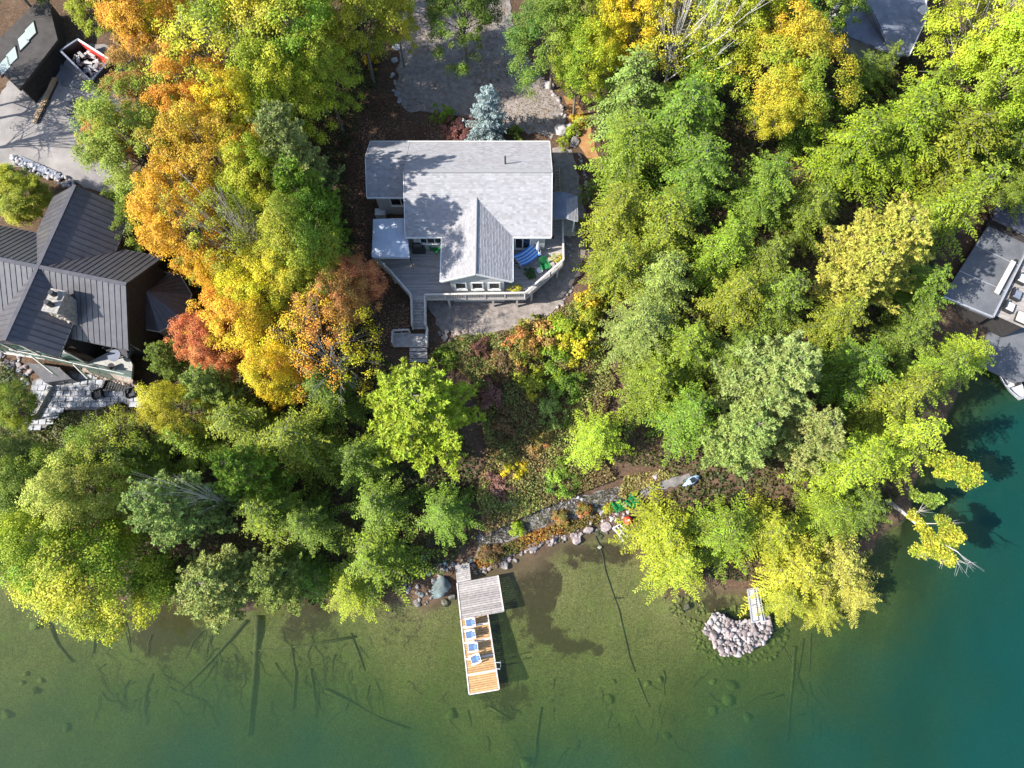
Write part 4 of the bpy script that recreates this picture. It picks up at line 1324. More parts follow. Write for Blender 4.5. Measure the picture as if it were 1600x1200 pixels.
# terraces: structure of stone slabs with glass guards
ut = thing('terrace', 'pale stone terrace with a glass guard below the dark metal roof', 'terrace', U(165, 570, 7))
q = [U(p[0], p[1], 7.0) for p in [(20, 550), (60, 560), (126, 572), (172, 549), (196, 548), (207, 570), (205, 592), (128, 574), (25, 556)][2:7]]
MB().hexa([(p.x, p.y, 6.75) for p in q[::-1]], [(p.x, p.y, 7.0) for p in q[::-1]]).build('slab', 'concrete', ut)
qq = [q[0], q[4]]
MB().hexa(*[[Vector((p.x, p.y - o_, z)) for p, o_ in ((q[0], .3), (q[4], .3), (q[4], 0), (q[0], 0))] for z in (4.7, 6.74)]).build('retaining_wall', 'stone_wall', ut)
for i in range(60):
    f = R.random()
    p = q[0].lerp(q[4], f)
    rock('stone', 'stone_wall', (p.x, p.y - .3, R.uniform(4.9, 6.6)), R.uniform(.12, .24), .8, 1, ut)
for i, (a, b) in enumerate([((28, 553), (76, 562)), ((78, 562), (124, 573)), ((126, 574), (165, 582)), ((166, 582), (204, 590)), ((60, 562), (95, 590)), ((126, 576), (148, 598))]):
    z = 7.0
    A, B = U(*a, z), U(*b, z)
    h = Vector((0, 0, 1.0))
    nr = (B - A).cross(h).normalized() * .012
    gp = MB().hexa([A, B, B + nr, A + nr], [A + h, B + h, B + h + nr, A + h + nr]).build('glass_panel', 'clear_glass', ut)
    MB().beam(A + h, B + h, .05, .04).build('top_rail', 'rail_wood', gp)
    MB().box((A.x, A.y, A.z + .5), (.05, .05, 1.0)).build('post', 'steel', gp)
MB().prism([U(p[0], p[1], 6.0) for p in [(40, 566), (92, 574), (112, 592), (70, 598)]][::-1], 4.7, 6.0).build('lower_slab', 'metal_dark', ut)
# patio of flagstones
pt = thing('patio', 'patio of pale blue flagstones below the metal roofed house', 'patio', G(120, 610))
PZ = 5.05
def patch(px, z):
    return np.array([U(*p, z)[:2] for p in px])
MB().prism([Vector(p).to_3d() for p in patch([(50, 595), (80, 582), (112, 580), (160, 590), (215, 605), (232, 612), (222, 640), (190, 628), (150, 640), (95, 640), (70, 668), (36, 668)], PZ)][::-1], 4.3, PZ - .05).build('bed', 'path', pt)
pp = patch([(50, 595), (80, 582), (112, 580), (160, 590), (215, 605), (232, 612), (222, 640), (190, 628), (150, 640), (95, 640), (70, 668), (36, 668)], PZ)
xs = np.arange(pp[:, 0].min(), pp[:, 0].max(), .62)
ys = np.arange(pp[:, 1].min(), pp[:, 1].max(), .48)
for j, y in enumerate(ys):
    for i, x in enumerate(xs):
        cx_, cy_ = x + (.31 if j % 2 else 0), y
        if in_poly(np.array([cx_]), np.array([cy_]), pp)[0]:
            w_, h_ = R.uniform(.50, .60), R.uniform(.36, .45)
            MB().hexa(*[[(cx_ + a * w_ / 2 + R.uniform(-.04, .04), cy_ + b * h_ / 2 + R.uniform(-.03, .03), z) for a, b in ((-1, -1), (1, -1), (1, 1), (-1, 1))] for z in (PZ - .06, PZ + R.uniform(0, .02))]).build('flagstone', 'flagstone', pt)
MB().beam(U(80, 604, PZ + .15), U(52, 655, PZ + .15), .3, .4).build('kerb', 'concrete', pt)
# black outdoor lounge
lg = thing('outdoor_sofa', 'black slatted outdoor sofa on the flagstone patio', 'sofa', U(188, 606, PZ))
c = U(188, 606, PZ)
for i in range(9):
    MB().box((c.x - .9 + i * .22, c.y, PZ + .42), (.15, .8, .04), -.2).build('slat', 'black_metal', lg)
MB().box((c.x, c.y + .42, PZ + .6), (2.1, .08, .6), -.2).build('backrest', 'black_metal', lg)
for s in (-1, 1):
    MB().box((c.x + s * 1.05, c.y - s * .2, PZ + .3), (.08, .85, .6), -.2).build('armrest', 'black_metal', lg)
for px, py, lb in ((208, 616, 'black outdoor armchair right of the slatted sofa'), (156, 618, 'black outdoor armchair in front of the slatted sofa'), (99, 592, 'dark square planter on the patio')):
    c = U(px, py, PZ)
    if 'planter' in lb:
        t = thing('planter_box', lb, 'planter', c)
        MB().hexa([c + Vector((a * .45, b * .45, 0)) for a, b in ((-1, -1), (1, -1), (1, 1), (-1, 1))], [c + Vector((a * .5, b * .5, .55)) for a, b in ((-1, -1), (1, -1), (1, 1), (-1, 1))]).build('box', 'black_metal', t)
        MB().box((c.x, c.y, PZ + .56), (.84, .84, .03)).build('soil', 'earth', t)
        continue
    t = thing('armchair', lb, 'chair', c)
    MB().box((c.x, c.y, PZ + .38), (.6, .6, .08), .3).build('seat', 'black_metal', t)
    MB().box((c.x + .08, c.y + .33, PZ + .55), (.66, .07, .5), .3).build('backrest', 'black_metal', t)
    for s in (-1, 1):
        MB().box((c.x + s * .34, c.y + s * .1, PZ + .3), (.06, .62, .6), .3).build('armrest', 'black_metal', t)
# round stone terrace with table
t = thing('terrace_table', 'round grey table with chairs on the pale terrace below the eave', 'table', U(186, 560, 7.0))
c = U(186, 560, 7.0)
MB().tube([c + Vector((0, 0, .7)), c + Vector((0, 0, .74))], .5, 18).build('table_top', 'slate_blue', t)
MB().tube([c, c + Vector((0, 0, .7))], .06, 8).build('leg', 'black_metal', t)
for k_, a in enumerate((.4, 2.4, 4.4)):
    p = c + Vector((math.cos(a) * .85, math.sin(a) * .85, 0))
    t = thing('terrace_chair', ('grey chair on the uphill side of the round terrace table', 'grey chair on the garden side of the round terrace table', 'grey chair on the lake side of the round terrace table')[k_], 'chair', p, 'chairs round the terrace table')
    MB().tube([p + Vector((0, 0, .42)), p + Vector((0, 0, .47))], .27, 12).build('seat', 'black_metal', t)
    MB().tube([p, p + Vector((0, 0, .42))], .2, 6).build('base', 'steel', t)
    b0 = p + Vector((math.cos(a) * .25, math.sin(a) * .25, .65))
    MB().box(b0, (.06, .5, .4), a).build('backrest', 'black_metal', t)
# garden steps down from the patio
gs = thing('garden_steps', 'timber steps leading down from the flagstone patio', 'steps', G(215, 640))
for i in range(9):
    p = U(222 - i * 1.6, 622 + i * 5.2, 4.95 - i * .17)
    MB().box(p, (1.25, .2, .12), .2).build('step', 'rail_wood', gs)
for s in (-.7, .7):
    MB().beam(U(222, 622, 4.9) + Vector((s, 0, 0)), U(209, 664, 3.5) + Vector((s, 0, 0)), .1, .25).build('stringer', 'dark_wood', gs)
# stone block wall along the yard behind the house
sw = thing('retaining_wall', 'low wall of pale stone blocks along the yard behind the metal roofed house', 'wall', G(70, 268))
for i in range(26):
    f = i / 25
    p = G(20 + 95 * f, 252 + 42 * f)
    for s in range(2):
        rock('stone', 'chalk' if R.random() < .25 else 'flagstone', (p.x + R.uniform(-.1, .1), p.y + R.uniform(-.25, .25) + s * .35, p.z + .15 + s * .1), R.uniform(.22, .36), .7, 1, sw)
# ------------------------------------------------------------------ dark garage with roof lights
ga = thing('garage', 'dark flat pitched garage with square roof lights at the top left corner', 'garage', G(45, 75))
zt = 10.2
gq = [U(70, 5, zt), U(100, 90, zt - .9), U(42, 150, zt - 1.4), U(-30, 95, zt - .5), U(-20, 20, zt + .2)]
gq = [U(72, -12, 9.9), U(90, 62, 9.2), U(30, 140, 9.2), U(-26, 86, 9.9)]
MB().hexa([p - Vector((0, 0, .25)) for p in gq[::-1]], gq[::-1]).build('roof', 'garage_roof', ga)
gm = sum(gq, Vector()) / 4
MB().prism([gm + (p - gm) * .93 for p in gq][::-1], 6.4, 9.0).build('wall', 'dark_wood', ga)
gu, gv = (gq[3] - gq[0]).normalized(), (gq[1] - gq[0]).normalized()
for px, py, s in ((48, 50, 1.05), (37, 64, 1.05), (19, 89, 1.05), (8, 103, 1.05)):
    gn = (gq[1] - gq[0]).cross(gq[3] - gq[0]).normalized()
    o_, d_ = Vector((0, 0, CAM_H)), U(px, py, 0) - Vector((0, 0, CAM_H))
    p = o_ + d_ * ((gq[0] - o_).dot(gn) / d_.dot(gn))
    dv = Vector((gv.x, gv.y, gv.z))
    q = [p + gu * a * s * .62 + dv * b * s * .62 for a, b in ((-1, -1), (1, -1), (1, 1), (-1, 1))]
    n_ = (q[1] - q[0]).cross(q[2] - q[0]).normalized()
    n_ = n_ if n_.z > 0 else -n_
    f = MB().hexa([c - n_ * .1 for c in q], [c + n_ * .06 for c in q]).build('roof_light', 'black_metal', ga)
    m_ = sum(q, Vector()) / 4
    MB().hexa([m_ + (c - m_) * .86 + n_ * .055 for c in q], [m_ + (c - m_) * .86 + n_ * .08 for c in q]).build('pane', 'skylight', f)
# yard clutter
pl = thing('plank_pile', 'pile of long brown planks lying across the dusty yard', 'planks', G(68, 155))
for i in range(9):
    a, b = G(88 + R.uniform(-4, 4), 128 + R.uniform(-5, 5), .12 + .05 * (i % 3)), G(56 + R.uniform(-5, 5), 190 + R.uniform(-6, 6), .12 + .05 * (i % 3))
    MB().beam(a, b, .2, .06).build('plank', 'lumber' if i % 3 else 'dark_wood', pl)
pl = thing('board_stack', 'long stack of dark blue boards at the lower edge of the yard', 'boards', G(63, 260))
for i in range(6):
    MB().beam(G(31, 246 + i * 1.6, .15 + .06 * (i % 2)), G(96, 274 + i * 1.6, .15 + .06 * (i % 2)), .16, .08).build('board', 'slate_blue' if i % 2 else 'flagstone', pl)
pl = thing('pipe_pile', 'heap of dark and white pipes beside the autumn maples in the yard', 'pipes', G(140, 185))
for i in range(14):
    a, b = G(112 + R.uniform(-8, 18), 165 + R.uniform(-4, 20), .15 + .05 * (i % 4)), G(160 + R.uniform(-6, 10), 186 + R.uniform(-10, 16), .15 + .05 * (i % 4))
    MB().tube([a, b], R.uniform(.05, .11), 6).build('pipe', 'white_plastic' if i % 4 == 0 else 'black_metal', pl)
for i, (px, py) in enumerate(((214, 102), (228, 121))):
    t = thing('pallet_frame', ('open square frame on the yard nearer the white rubble', 'open square frame on the yard beside the rust topped maple')[i], 'frame', G(px, py))
    c = G(px, py, .3)
    for a in range(4):
        d0, d1 = a * math.pi / 2 + .5 * i, (a + 1) * math.pi / 2 + .5 * i
        MB().beam(c + Vector((math.cos(d0), math.sin(d0), 0)) * .65, c + Vector((math.cos(d1), math.sin(d1), 0)) * .65, .09, .09).build('bar', 'dark_wood', t)
        MB().box((c.x + math.cos(d0) * .6, c.y + math.sin(d0) * .6, c.z - .12), (.08, .08, .35)).build('leg', 'dark_wood', t)
# open waste container with debris
du = thing('waste_container', 'open dark waste container with a red edge, full of building debris', 'container', G(140, 110))
dq = [G(110, 98), G(136, 80), G(186, 112), G(158, 146)]
dq = [Vector((p.x, p.y, 7.1)) for p in dq]
md = sum(dq, Vector()) / 4
MB().hexa([md + (p - md) * .95 for p in dq[::-1]], [Vector((p.x, p.y, 7.25)) for p in (md + (p - md) * .95 for p in dq[::-1])]).build('floor', 'black_metal', du)
for i in range(4):
    a, b = dq[i], dq[(i + 1) % 4]
    up = Vector((0, 0, 1.5))
    n_ = (b - a).cross(up).normalized() * .08
    s = MB().hexa([a, b, b + n_, a + n_], [a + up, b + up, b + n_ + up, a + n_ + up]).build('side_panel', 'red_plastic' if i == 1 else 'black_metal', du)
    MB().beam(a + up + Vector((0, 0, .05)), b + up + Vector((0, 0, .05)), .16, .1).build('top_edge', 'white_plastic' if i == 1 else 'slate_blue', s)
for i in range(40):
    f, h_ = R.uniform(.12, .88), R.uniform(.12, .88)
    p = dq[0].lerp(dq[1], f).lerp(dq[3].lerp(dq[2], f), h_)
    MB().box((p.x, p.y, 7.6 + R.uniform(0, .5)), (R.uniform(.2, .9), R.uniform(.08, .3), R.uniform(.04, .12)), R.uniform(0, 3.1)).build('debris', 'debris', du)
tp = thing('tarpaulin', 'flat blue grey tarpaulin spread on the yard below the container', 'tarpaulin', G(115, 125))
MB().hexa([G(95, 100, .06), G(140, 133, .06), G(135, 142, .06), G(98, 135, .06)][::-1], [G(95, 100, .2), G(140, 133, .16), G(135, 142, .18), G(98, 135, .25)][::-1]).build('sheet', 'membrane', tp)
for i in range(26):
    px, py = (R.uniform(232, 258), R.uniform(85, 108)) if i < 13 else (R.uniform(262, 285), R.uniform(120, 145))
    rock('rubble', 'chalk', G(px, py, .05), R.uniform(.2, .45), .7, 1)
    tag(COL.objects[-1] if False else bpy.context.scene.collection.objects[-1], 'white rubble rock on the bank between the yard and the maples', 'rock', 'white rubble beside the yard')
# ------------------------------------------------------------------ boathouse at the right edge
bh = thing('boathouse', 'flat grey roofed boathouse at the right edge of the lot', 'boathouse', U(1540, 420, 2.2))
bz = 4.0
rq = [U(1473, 464, bz), U(1551, 496, bz), U(1612, 375, bz), U(1550, 343, bz)]
MB().hexa([p - Vector((0, 0, .3)) for p in rq], rq).build('roof', 'membrane', bh)
bm_ = sum(rq, Vector()) / 4
MB().prism([bm_ + (p - bm_) * .96 for p in rq], .3, bz - .31).build('wall', 'dark_wood', bh)
for a, b in ((rq[0], rq[1]), (rq[1], rq[2]), (rq[2], rq[3])):
    MB().beam(a + Vector((0, 0, .06)), b + Vector((0, 0, .06)), .14, .12).build('roof_edge', 'steel', bh)
for a, b in ((.33, .33), (.66, .66)):
    MB().beam(rq[0].lerp(rq[3], a) + Vector((0, 0, .012)), rq[1].lerp(rq[2], b) + Vector((0, 0, .012)), .05, .02).build('roof_seam', 'steel', bh)
bb = thing('bench', 'long pale bench along the right edge of the flat boathouse roof', 'bench', U(1572, 430, bz))
MB().beam(U(1557, 458, bz + .42), U(1584, 408, bz + .42), .42, .07).build('seat', 'rail_wood', bb)
for f in (.05, .5, .95):
    p = U(1557, 458, bz).lerp(U(1584, 408, bz), f)
    MB().box((p.x, p.y, bz + .2), (.4, .12, .38), 1.1).build('leg', 'dark_wood', bb)
dr = thing('roof_deck', 'timber sun deck beside the flat boathouse roof', 'deck', U(1590, 470, 3.4))
d0 = [U(1555, 492, 3.5), U(1600, 512, 3.5), U(1680, 360, 3.5), U(1618, 372, 3.5)]
for i in range(22):
    a, b = i / 22, (i + .9) / 22
    MB().hexa([p - Vector((0, 0, .06)) for p in (d0[0].lerp(d0[3], a), d0[1].lerp(d0[2], a), d0[1].lerp(d0[2], b), d0[0].lerp(d0[3], b))], [d0[0].lerp(d0[3], a), d0[1].lerp(d0[2], a), d0[1].lerp(d0[2], b), d0[0].lerp(d0[3], b)]).build('board', 'boards', dr)
m_ = sum(d0, Vector()) / 4
MB().prism([m_ + (p - m_) * .97 for p in d0], -.4, 3.42).build('base', 'dark_wood', dr)
for i, (px, py) in enumerate(((1592, 438), (1584, 463), (1573, 482))):
    c = U(px, py, 3.5)
    t = thing('lounge_seat', ('black framed lounge seat with a white cushion on the sun deck, farthest from the lake', 'black framed lounge seat on the sun deck, middle of the three', 'black framed lounge seat on the sun deck, nearest the lake')[i], 'seat', c, 'lounge seats on the sun deck')
    MB().box((c.x, c.y, 3.72), (.95, .75, .34), 1.05).build('frame', 'black_metal', t)
    MB().box((c.x + .03, c.y, 3.93), (.74, .6, .08), 1.05).build('cushion', 'white_plastic' if i != 1 else 'slate_blue', t)
    bk = c + Vector((-.42, .22, 0))
    MB().box((bk.x, bk.y, 4.05), (.1, .8, .4), -.5).build('backrest', 'black_metal', t)
t = thing('lounger_pad', 'white cushioned lounger at the lake side of the sun deck', 'lounger', U(1594, 505, 3.5))
c = U(1596, 500, 3.5)
MB().box((c.x, c.y, 3.68), (1.3, 1.0, .2), -.5).build('frame', 'dark_wood', t)
MB().box((c.x, c.y, 3.83), (1.2, .9, .1), -.5).build('cushion', 'white_plastic', t)
bd = thing('boat_dock', 'shaded grey dock beside the boathouse', 'dock', U(1575, 550, .6))
q = [U(1548, 505, .7), U(1530, 570, .7), U(1590, 600, .7), U(1680, 560, .7), U(1660, 520, .7)]
MB().hexa([p - Vector((0, 0, .2)) for p in q], q).build('platform', 'membrane', bd)
for p in q[1:4]:
    MB().tube([(p.x, p.y, -3), (p.x, p.y, 1.0)], .12, 8).build('pile', 'dark_wood', bd)
bt = thing('rowing_boat', 'small grey boat tied up under the lime hemlock beside the boathouse dock', 'boat', U(1578, 595, .2))
c = U(1578, 597, .3)
mb = MB()
st_ = []
for i, (s, w_) in enumerate(((-1.6, .55), (-.8, .72), (0, .75), (.8, .6), (1.45, .3), (1.75, .04))):
    st_.append([(s, -w_, .45), (s, -w_ * .7, 0), (s, 0, -.12), (s, w_ * .7, 0), (s, w_, .45)])
ca, sa = math.cos(-1.2), math.sin(-1.2)
for ring in st_:
    for x, y, z in ring:
        mb.v.append((c.x + x * ca - y * sa, c.y + x * sa + y * ca, .12 + z))
for i in range(5):
    for j in range(4):
        k_ = i * 5 + j
        mb.f.append((k_, k_ + 1, k_ + 6, k_ + 5)); mb.r.append(0)
mb.f.append((0, 1, 2, 3, 4)); mb.r.append(0)
mb.build('hull', 'flagstone', bt)
for s in (-.9, .3):
    MB().box((c.x + s * ca, c.y + s * sa, .42), (.28, 1.2, .05), -1.2).build('thwart', 'rail_wood', bt)
gw = [[(c.x + x * ca - y * sa, c.y + x * sa + y * ca, .58) for x, y in ((-1.6, s * .55), (-.8, s * .72), (0, s * .75), (.8, s * .6), (1.45, s * .3), (1.75, 0))] for s in (-1, 1)]
for q in gw:
    MB().tube(q, .035, 5).build('gunwale', 'steel', bt)
# slope of the higher boathouse roof behind
hr = thing('shed', 'building behind the boathouse at the right edge, its roof coloured as in shade', 'building', U(1600, 300, 3))
q = [U(1553, 340, 5.4), U(1660, 392, 5.4), U(1700, 300, 4.2), U(1575, 262, 4.2)]
MB().hexa([p - Vector((0, 0, .2)) for p in q], q).build('roof', 'slate_shade', hr)
m_ = sum(q, Vector()) / 4
MB().prism([m_ + (p - m_) * .94 for p in q], 1.5, 4.1).build('wall', 'dark_wood', hr)
# ------------------------------------------------------------------ blue grey roof at the top right
br = thing('neighbour_house', 'house with a blue grey shingle roof and a dish at the top edge', 'house', G(1385, 30))
z0, z1 = 9.6, 11.6
A, B, C_, D_ = U(1448, 32, z0), U(1422, 85, z0), U(1395, 82, z0), U(1310, 30, z0)
top = U(1360, -10, z1)
for q in ([U(1447, -70, z0 + .2), U(1447, 30, z0), U(1421, 86, z0), U(1364, 16, z1 - .4), U(1364, -60, z1 + .2)], [U(1421, 86, z0), U(1396, 84, z0), U(1310, 50, z0), U(1300, -50, z0), U(1364, -60, z1 + .2), U(1364, 16, z1 - .4)]):
    q = [Vector(p) for p in q]
    MB().hexa([p - Vector((0, 0, .18)) for p in q[::-1]], q[::-1]).build('roof', 'slate_blue', br)
MB().beam(U(1447, -70, z0 + .24), U(1447, 30, z0 + .05), .08, .14).build('gutter', 'white_paint', br)
MB().beam(U(1447, 30, z0 + .05), U(1421, 86, z0 + .05), .1, .14).build('gutter', 'white_paint', br)
MB().prism([U(p[0], p[1], 9) for p in [(1310, 40), (1395, 78), (1416, 78), (1440, 30), (1440, -60), (1310, -50)]], 6.4, 9.35).build('wall', 'siding', br)
p = U(1443, 14, 10.0)
dh = MB().tube([p, p + Vector((-.02, -.04, .03)), p + Vector((-.12, -.2, .1))], [.05, .28, .42], 14).build('dish', 'white_plastic', br)
MB().tube([p + Vector((0, 0, -.5)), p], .03, 6).build('mast', 'steel', dh)
# ------------------------------------------------------------------ dock, rocks, pier, sunken wood
def planks(parent, tl, tr, br_, bl, n, z, mat, th=.05, gap=.1, name='plank'):
    TL, TR, BR, BL = (U(*q, z) for q in (tl, tr, br_, bl))
    for i in range(n):
        a, b = i / n, (i + 1 - gap) / n
        q = [TL.lerp(BL, b), TR.lerp(BR, b), TR.lerp(BR, a), TL.lerp(BL, a)]
        e = R.uniform(-.006, .006)
        MB().hexa([p - Vector((0, 0, th)) for p in q], [p + Vector((0, 0, e)) for p in q]).build(name, mat, parent)
dc = thing('dock', 'dock of new orange planks with a silver wood platform at its shore end', 'dock', U(750, 1000, .5))
planks(dc, (711, 884), (733, 880), (736, 906), (714, 911), 9, 1.0, 'grey_wood')
planks(dc, (714, 911), (778, 899), (787, 955), (720, 967), 16, .95, 'dock_grey', .05, .13)
planks(dc, (720, 967), (762, 959.5), (779, 1076), (733, 1084), 34, .6, 'dock_new', .05, .15)
for a, b, z, m_ in (((720, 968), (733, 1085), .62, 'trim_pale'), ((762, 960), (780, 1077), .62, 'trim_pale'), ((733, 1085), (780, 1077), .62, 'trim_pale'), ((714, 911), (720, 967), .97, 'trim_pale'), ((778, 899), (787, 955), .97, 'trim_pale'), ((720, 967), (787, 955), .97, 'dock_grey')):
    A, B = U(*a, z), U(*b, z)
    MB().beam(A - Vector((0, 0, .12)), B - Vector((0, 0, .12)), .10, .30).build('edge_beam', m_, dc)
for f in (.12, .33, .55, .76):
    A, B = U(720, 967, .61).lerp(U(733, 1084, .61), f), U(762, 959.5, .61).lerp(U(779, 1076, .61), f)
    MB().beam(A, B, .15, .03).build('section_joint', 'trim_pale', dc)
for px, py, z in ((718, 912, .9), (776, 902, .9), (783, 953, .9), (723, 963, .9), (736, 1078, .5), (776, 1071, .5), (725, 1010, .5), (768, 1003, .5)):
    p = U(px, py, z)
    MB().tube([(p.x, p.y, min(tz(p.x, p.y), -.3) - .2), (p.x, p.y, z - .06)], .09, 8).build('pile', 'dark_wood', dc)
lad = MB()
for s in (0, .45):
    p = U(776.5, 1034 + s * 22, .62) + Vector((.12, 0, 0))
    lad.tube([p + Vector((-.35, 0, 0)), p + Vector((-.3, 0, .55)), p + Vector((.12, 0, .6)), p + Vector((.16, 0, -.9))], .03, 6)
for z in (.1, -.2, -.5):
    p = U(776.5, 1034, .62)
    q = U(776.5, 1044, .62)
    lad.tube([(p.x + .27, p.y, z), (q.x + .27, q.y, z)], .03, 5)
lad.build('swim_ladder', 'steel', dc)
ax_ = (U(733, 1084, .6) - U(720, 967, .6))
ang = math.atan2(ax_.y, ax_.x)
wc = lounge_chair('white_plastic', 'blue_cushion')
for i, (px, py, e, lb) in enumerate(((735, 972.5, 0, 'white chair with a blue cushion on the orange dock, nearest the shore platform'), (735, 991, .05, 'white chair with a blue cushion on the orange dock, second from the shore platform'),
                                    (739, 1010.5, -.05, 'white chair with a blue cushion on the orange dock, third from the shore platform'), (743, 1029, .22, 'slightly turned white chair with a blue cushion, nearest the open water'))):
    o = wc if i == 0 else copy_tree(wc)
    o.location = U(px, py, .62)
    o.rotation_euler.z = ang - math.pi / 2 + e
    o.scale = (.92, .92, .92)
    tag(o, lb, 'chair', 'white chairs lined up on the dock')

# rocks with a look or a place of their own: px, py, radius px, material, label
BIG = [(689, 918, 20, 'rock_blue', 'large flat blue grey boulder left of the dock platform'), (672, 893, 11, 'rock_blue', 'blue grey boulder behind the largest one left of the dock'),
       (695, 943, 9, 'rock', 'mottled rock at the water below the large boulder'), (706, 933, 7, 'rock', 'rock wedged between the large boulder and the dock'), (652, 942, 8, 'rock', 'lone rock at the waterline left of the large boulder'),
       (662, 872, 9, 'rock_blue', 'blue grey rock under the round green hemlock'), (833, 853, 10, 'rock_pink', 'pale round boulder at the waterline, first of the three big ones'), (863, 841, 10, 'rock_pink', 'pale boulder in the water, middle of the three big ones'),
       (900, 843, 12, 'rock_pink', 'wide pink boulder in the water, largest of the three'), (919, 826, 10, 'rock_pink', 'grey pink boulder beside the black pipe'), (946, 823, 11, 'rock_pink', 'flat peach coloured boulder right of the black pipe'),
       (788, 884, 9, 'rock', 'tall grey rock with a pale tip right of the dock walkway'), (936, 855, 4, 'chalk', 'small white stone lying against the black pipe'), (1072, 949, 8, 'rock_pink', 'single pink rock standing in the shallows'),
       (797, 785, 11, 'rock', 'long grey rock above the shore path'), (858, 137, 9, 'chalk', 'largest pale stone of the driveway edge'), (875, 207, 11, 'chalk', 'large white boulder at the corner of the cottage'),
       (886, 199, 8, 'chalk', 'pale pink boulder behind the white one at the cottage corner'), (903, 210, 8, 'rock_pink', 'flat grey boulder beside the lime shrub'), (898, 224, 9, 'rock', 'grey boulder at the top of the east path'),
       (1025, 744, 9, 'rock_pink', 'flat pale rock slab at the right end of the shore path'), (620, 75, 7, 'flagstone', 'pale block at the left edge of the driveway, nearest the top'), (618, 95, 7, 'flagstone', 'pale block at the left edge of the driveway, second from the top')]
for px, py, rp, m_, lb in BIG:
    r = rp * mpp(px, py, 1) * .92
    p = G(px, py)
    tag(rock('boulder', m_, (p.x, p.y, max(p.z, -.15) + r * .22), r, .62, 3), lb, 'rock')
def rocks(path, n, spread, rr, mats, name, label, cat, group, sub=2, segs=None):
    pts = [Vector(p) for p in path]
    seg = [(b - a).length for a, b in zip(pts, pts[1:])]
    for i in range(n):
        t = (i + R.random()) / n * sum(seg)
        k_ = 0
        while k_ < len(seg) - 1 and t > seg[k_]:
            t -= seg[k_]
            k_ += 1
        c = pts[k_].lerp(pts[k_ + 1], min(1, t / seg[k_]))
        px, py = c.x + R.gauss(0, spread), c.y + R.gauss(0, spread * .7)
        r = R.uniform(*rr) * mpp(px, py, 1)
        p = G(px, py)
        m_ = R.choice(mats)
        size = 'small' if r < rr[0] * mpp(px, py, 1) * .62 + rr[1] * mpp(px, py, 1) * .38 else 'larger'
        tone = {'rock': 'grey', 'rock_pink': 'pinkish', 'rock_blue': 'blue grey', 'flagstone': 'pale grey', 'chalk': 'whitish', 'stone_wall': 'rusty brown', 'hose': 'black'}[m_]
        where = segs[min(int(i / n * len(segs)), len(segs) - 1)] if segs else ''
        tag(rock(name, m_, (p.x, p.y, max(p.z, -.3) + r * .2), r, .65, sub), (size + ' ' + tone + ' ' + label + ' ' + where).strip(), cat, group)
rocks([(742, 893, 0), (790, 876, 0), (835, 850, 0), (880, 842, 0), (930, 828, 0), (968, 828, 0)], 130, 5, (2.2, 5.2), ['rock', 'rock_pink', 'rock_pink', 'rock'], 'shore_rock', 'rock at the waterline', 'rock', 'shore rocks right of the dock', 2, ['just right of the dock walkway', 'between the walkway and the tall grey rock', 'between the tall grey rock and the pale round boulder', 'beside the pale round boulder', 'between the pale boulders in the water', 'above the wide pink boulder', 'beside the black pipe', 'below the green shore chairs'])
rocks([(905, 815, 0), (935, 808, 0), (958, 806, 0), (978, 800, 0)], 42, 7, (2.2, 5.2), ['rock_pink', 'chalk', 'rock_pink'], 'shore_rock', 'stone in the heap', 'rock', 'pale stones beside the shore chairs', 2, ['above the wide pink boulder', 'left of the orange tuft', 'below the orange tuft', 'beside the green shore chairs'])
rocks([(650, 908, 0), (640, 920, 0), (668, 935, 0), (690, 885, 0), (718, 880, 0), (740, 888, 0)], 60, 7, (2, 5.5), ['rock', 'rock_blue', 'rock'], 'shore_rock', 'rock', 'rock', 'rock jumble left of the dock', 2, ['in the jumble left of the large blue grey boulder', 'at the foot of the lime edged hemlock near the dock', 'below the large blue grey boulder', 'behind the large blue grey boulder', 'beside the dock walkway', 'right of the dock walkway'])
rocks([(480, 905, 0), (495, 920, 0), (490, 940, 0)], 16, 5, (2.5, 6), ['rock', 'rock_blue'], 'shore_rock', 'rock at the water between the pines and the lime edged hemlock', 'rock', 'rocks on the shaded left shore')
rocks([(755, 840, 0), (800, 815, 0), (850, 798, 0), (905, 782, 0)], 70, 7, (1.6, 4.2), ['rock', 'rock', 'flagstone'], 'path_rock', 'flat stone embedded in the shore path', 'rock', 'flat stones of the shore path', 1, ['at its left end', 'below the brown red shrub', 'beside the long grey rock', 'below the dark shrub', 'near its bright right half'])
rocks([(820, 90, 0), (832, 104, 0), (848, 124, 0), (866, 147, 0), (876, 163, 0), (883, 185, 0)], 34, 1.4, (2.4, 4.4), ['rock_pink', 'chalk', 'rock_pink'], 'edging_stone', 'stone in the right driveway edging', 'stone', 'edging stones right of the driveway', 2, ['nearest the top', 'above the largest pale stone', 'beside the largest pale stone', 'below the largest pale stone', 'nearest the white boulder'])
rocks([(612, 115, 0), (616, 130, 0), (620, 145, 0), (625, 158, 0), (640, 172, 0)], 14, 1.6, (2.6, 4.6), ['rock', 'flagstone'], 'edging_stone', 'stone in the shaded left driveway edging', 'stone', 'edging stones left of the driveway', 2, ['nearest the pale blocks', 'halfway along', 'nearest the cottage'])
rocks([(905, 240, 0), (912, 265, 0), (917, 290, 0), (920, 320, 0)], 22, 1.2, (1.8, 3.2), ['flagstone', 'rock_pink'], 'edging_stone', 'stone edging the shaded east path', 'stone', 'edging stones along the east path', 2, ['nearest the cottage corner boulders', 'behind the side porch', 'beside the side porch', 'in front of the side porch'])
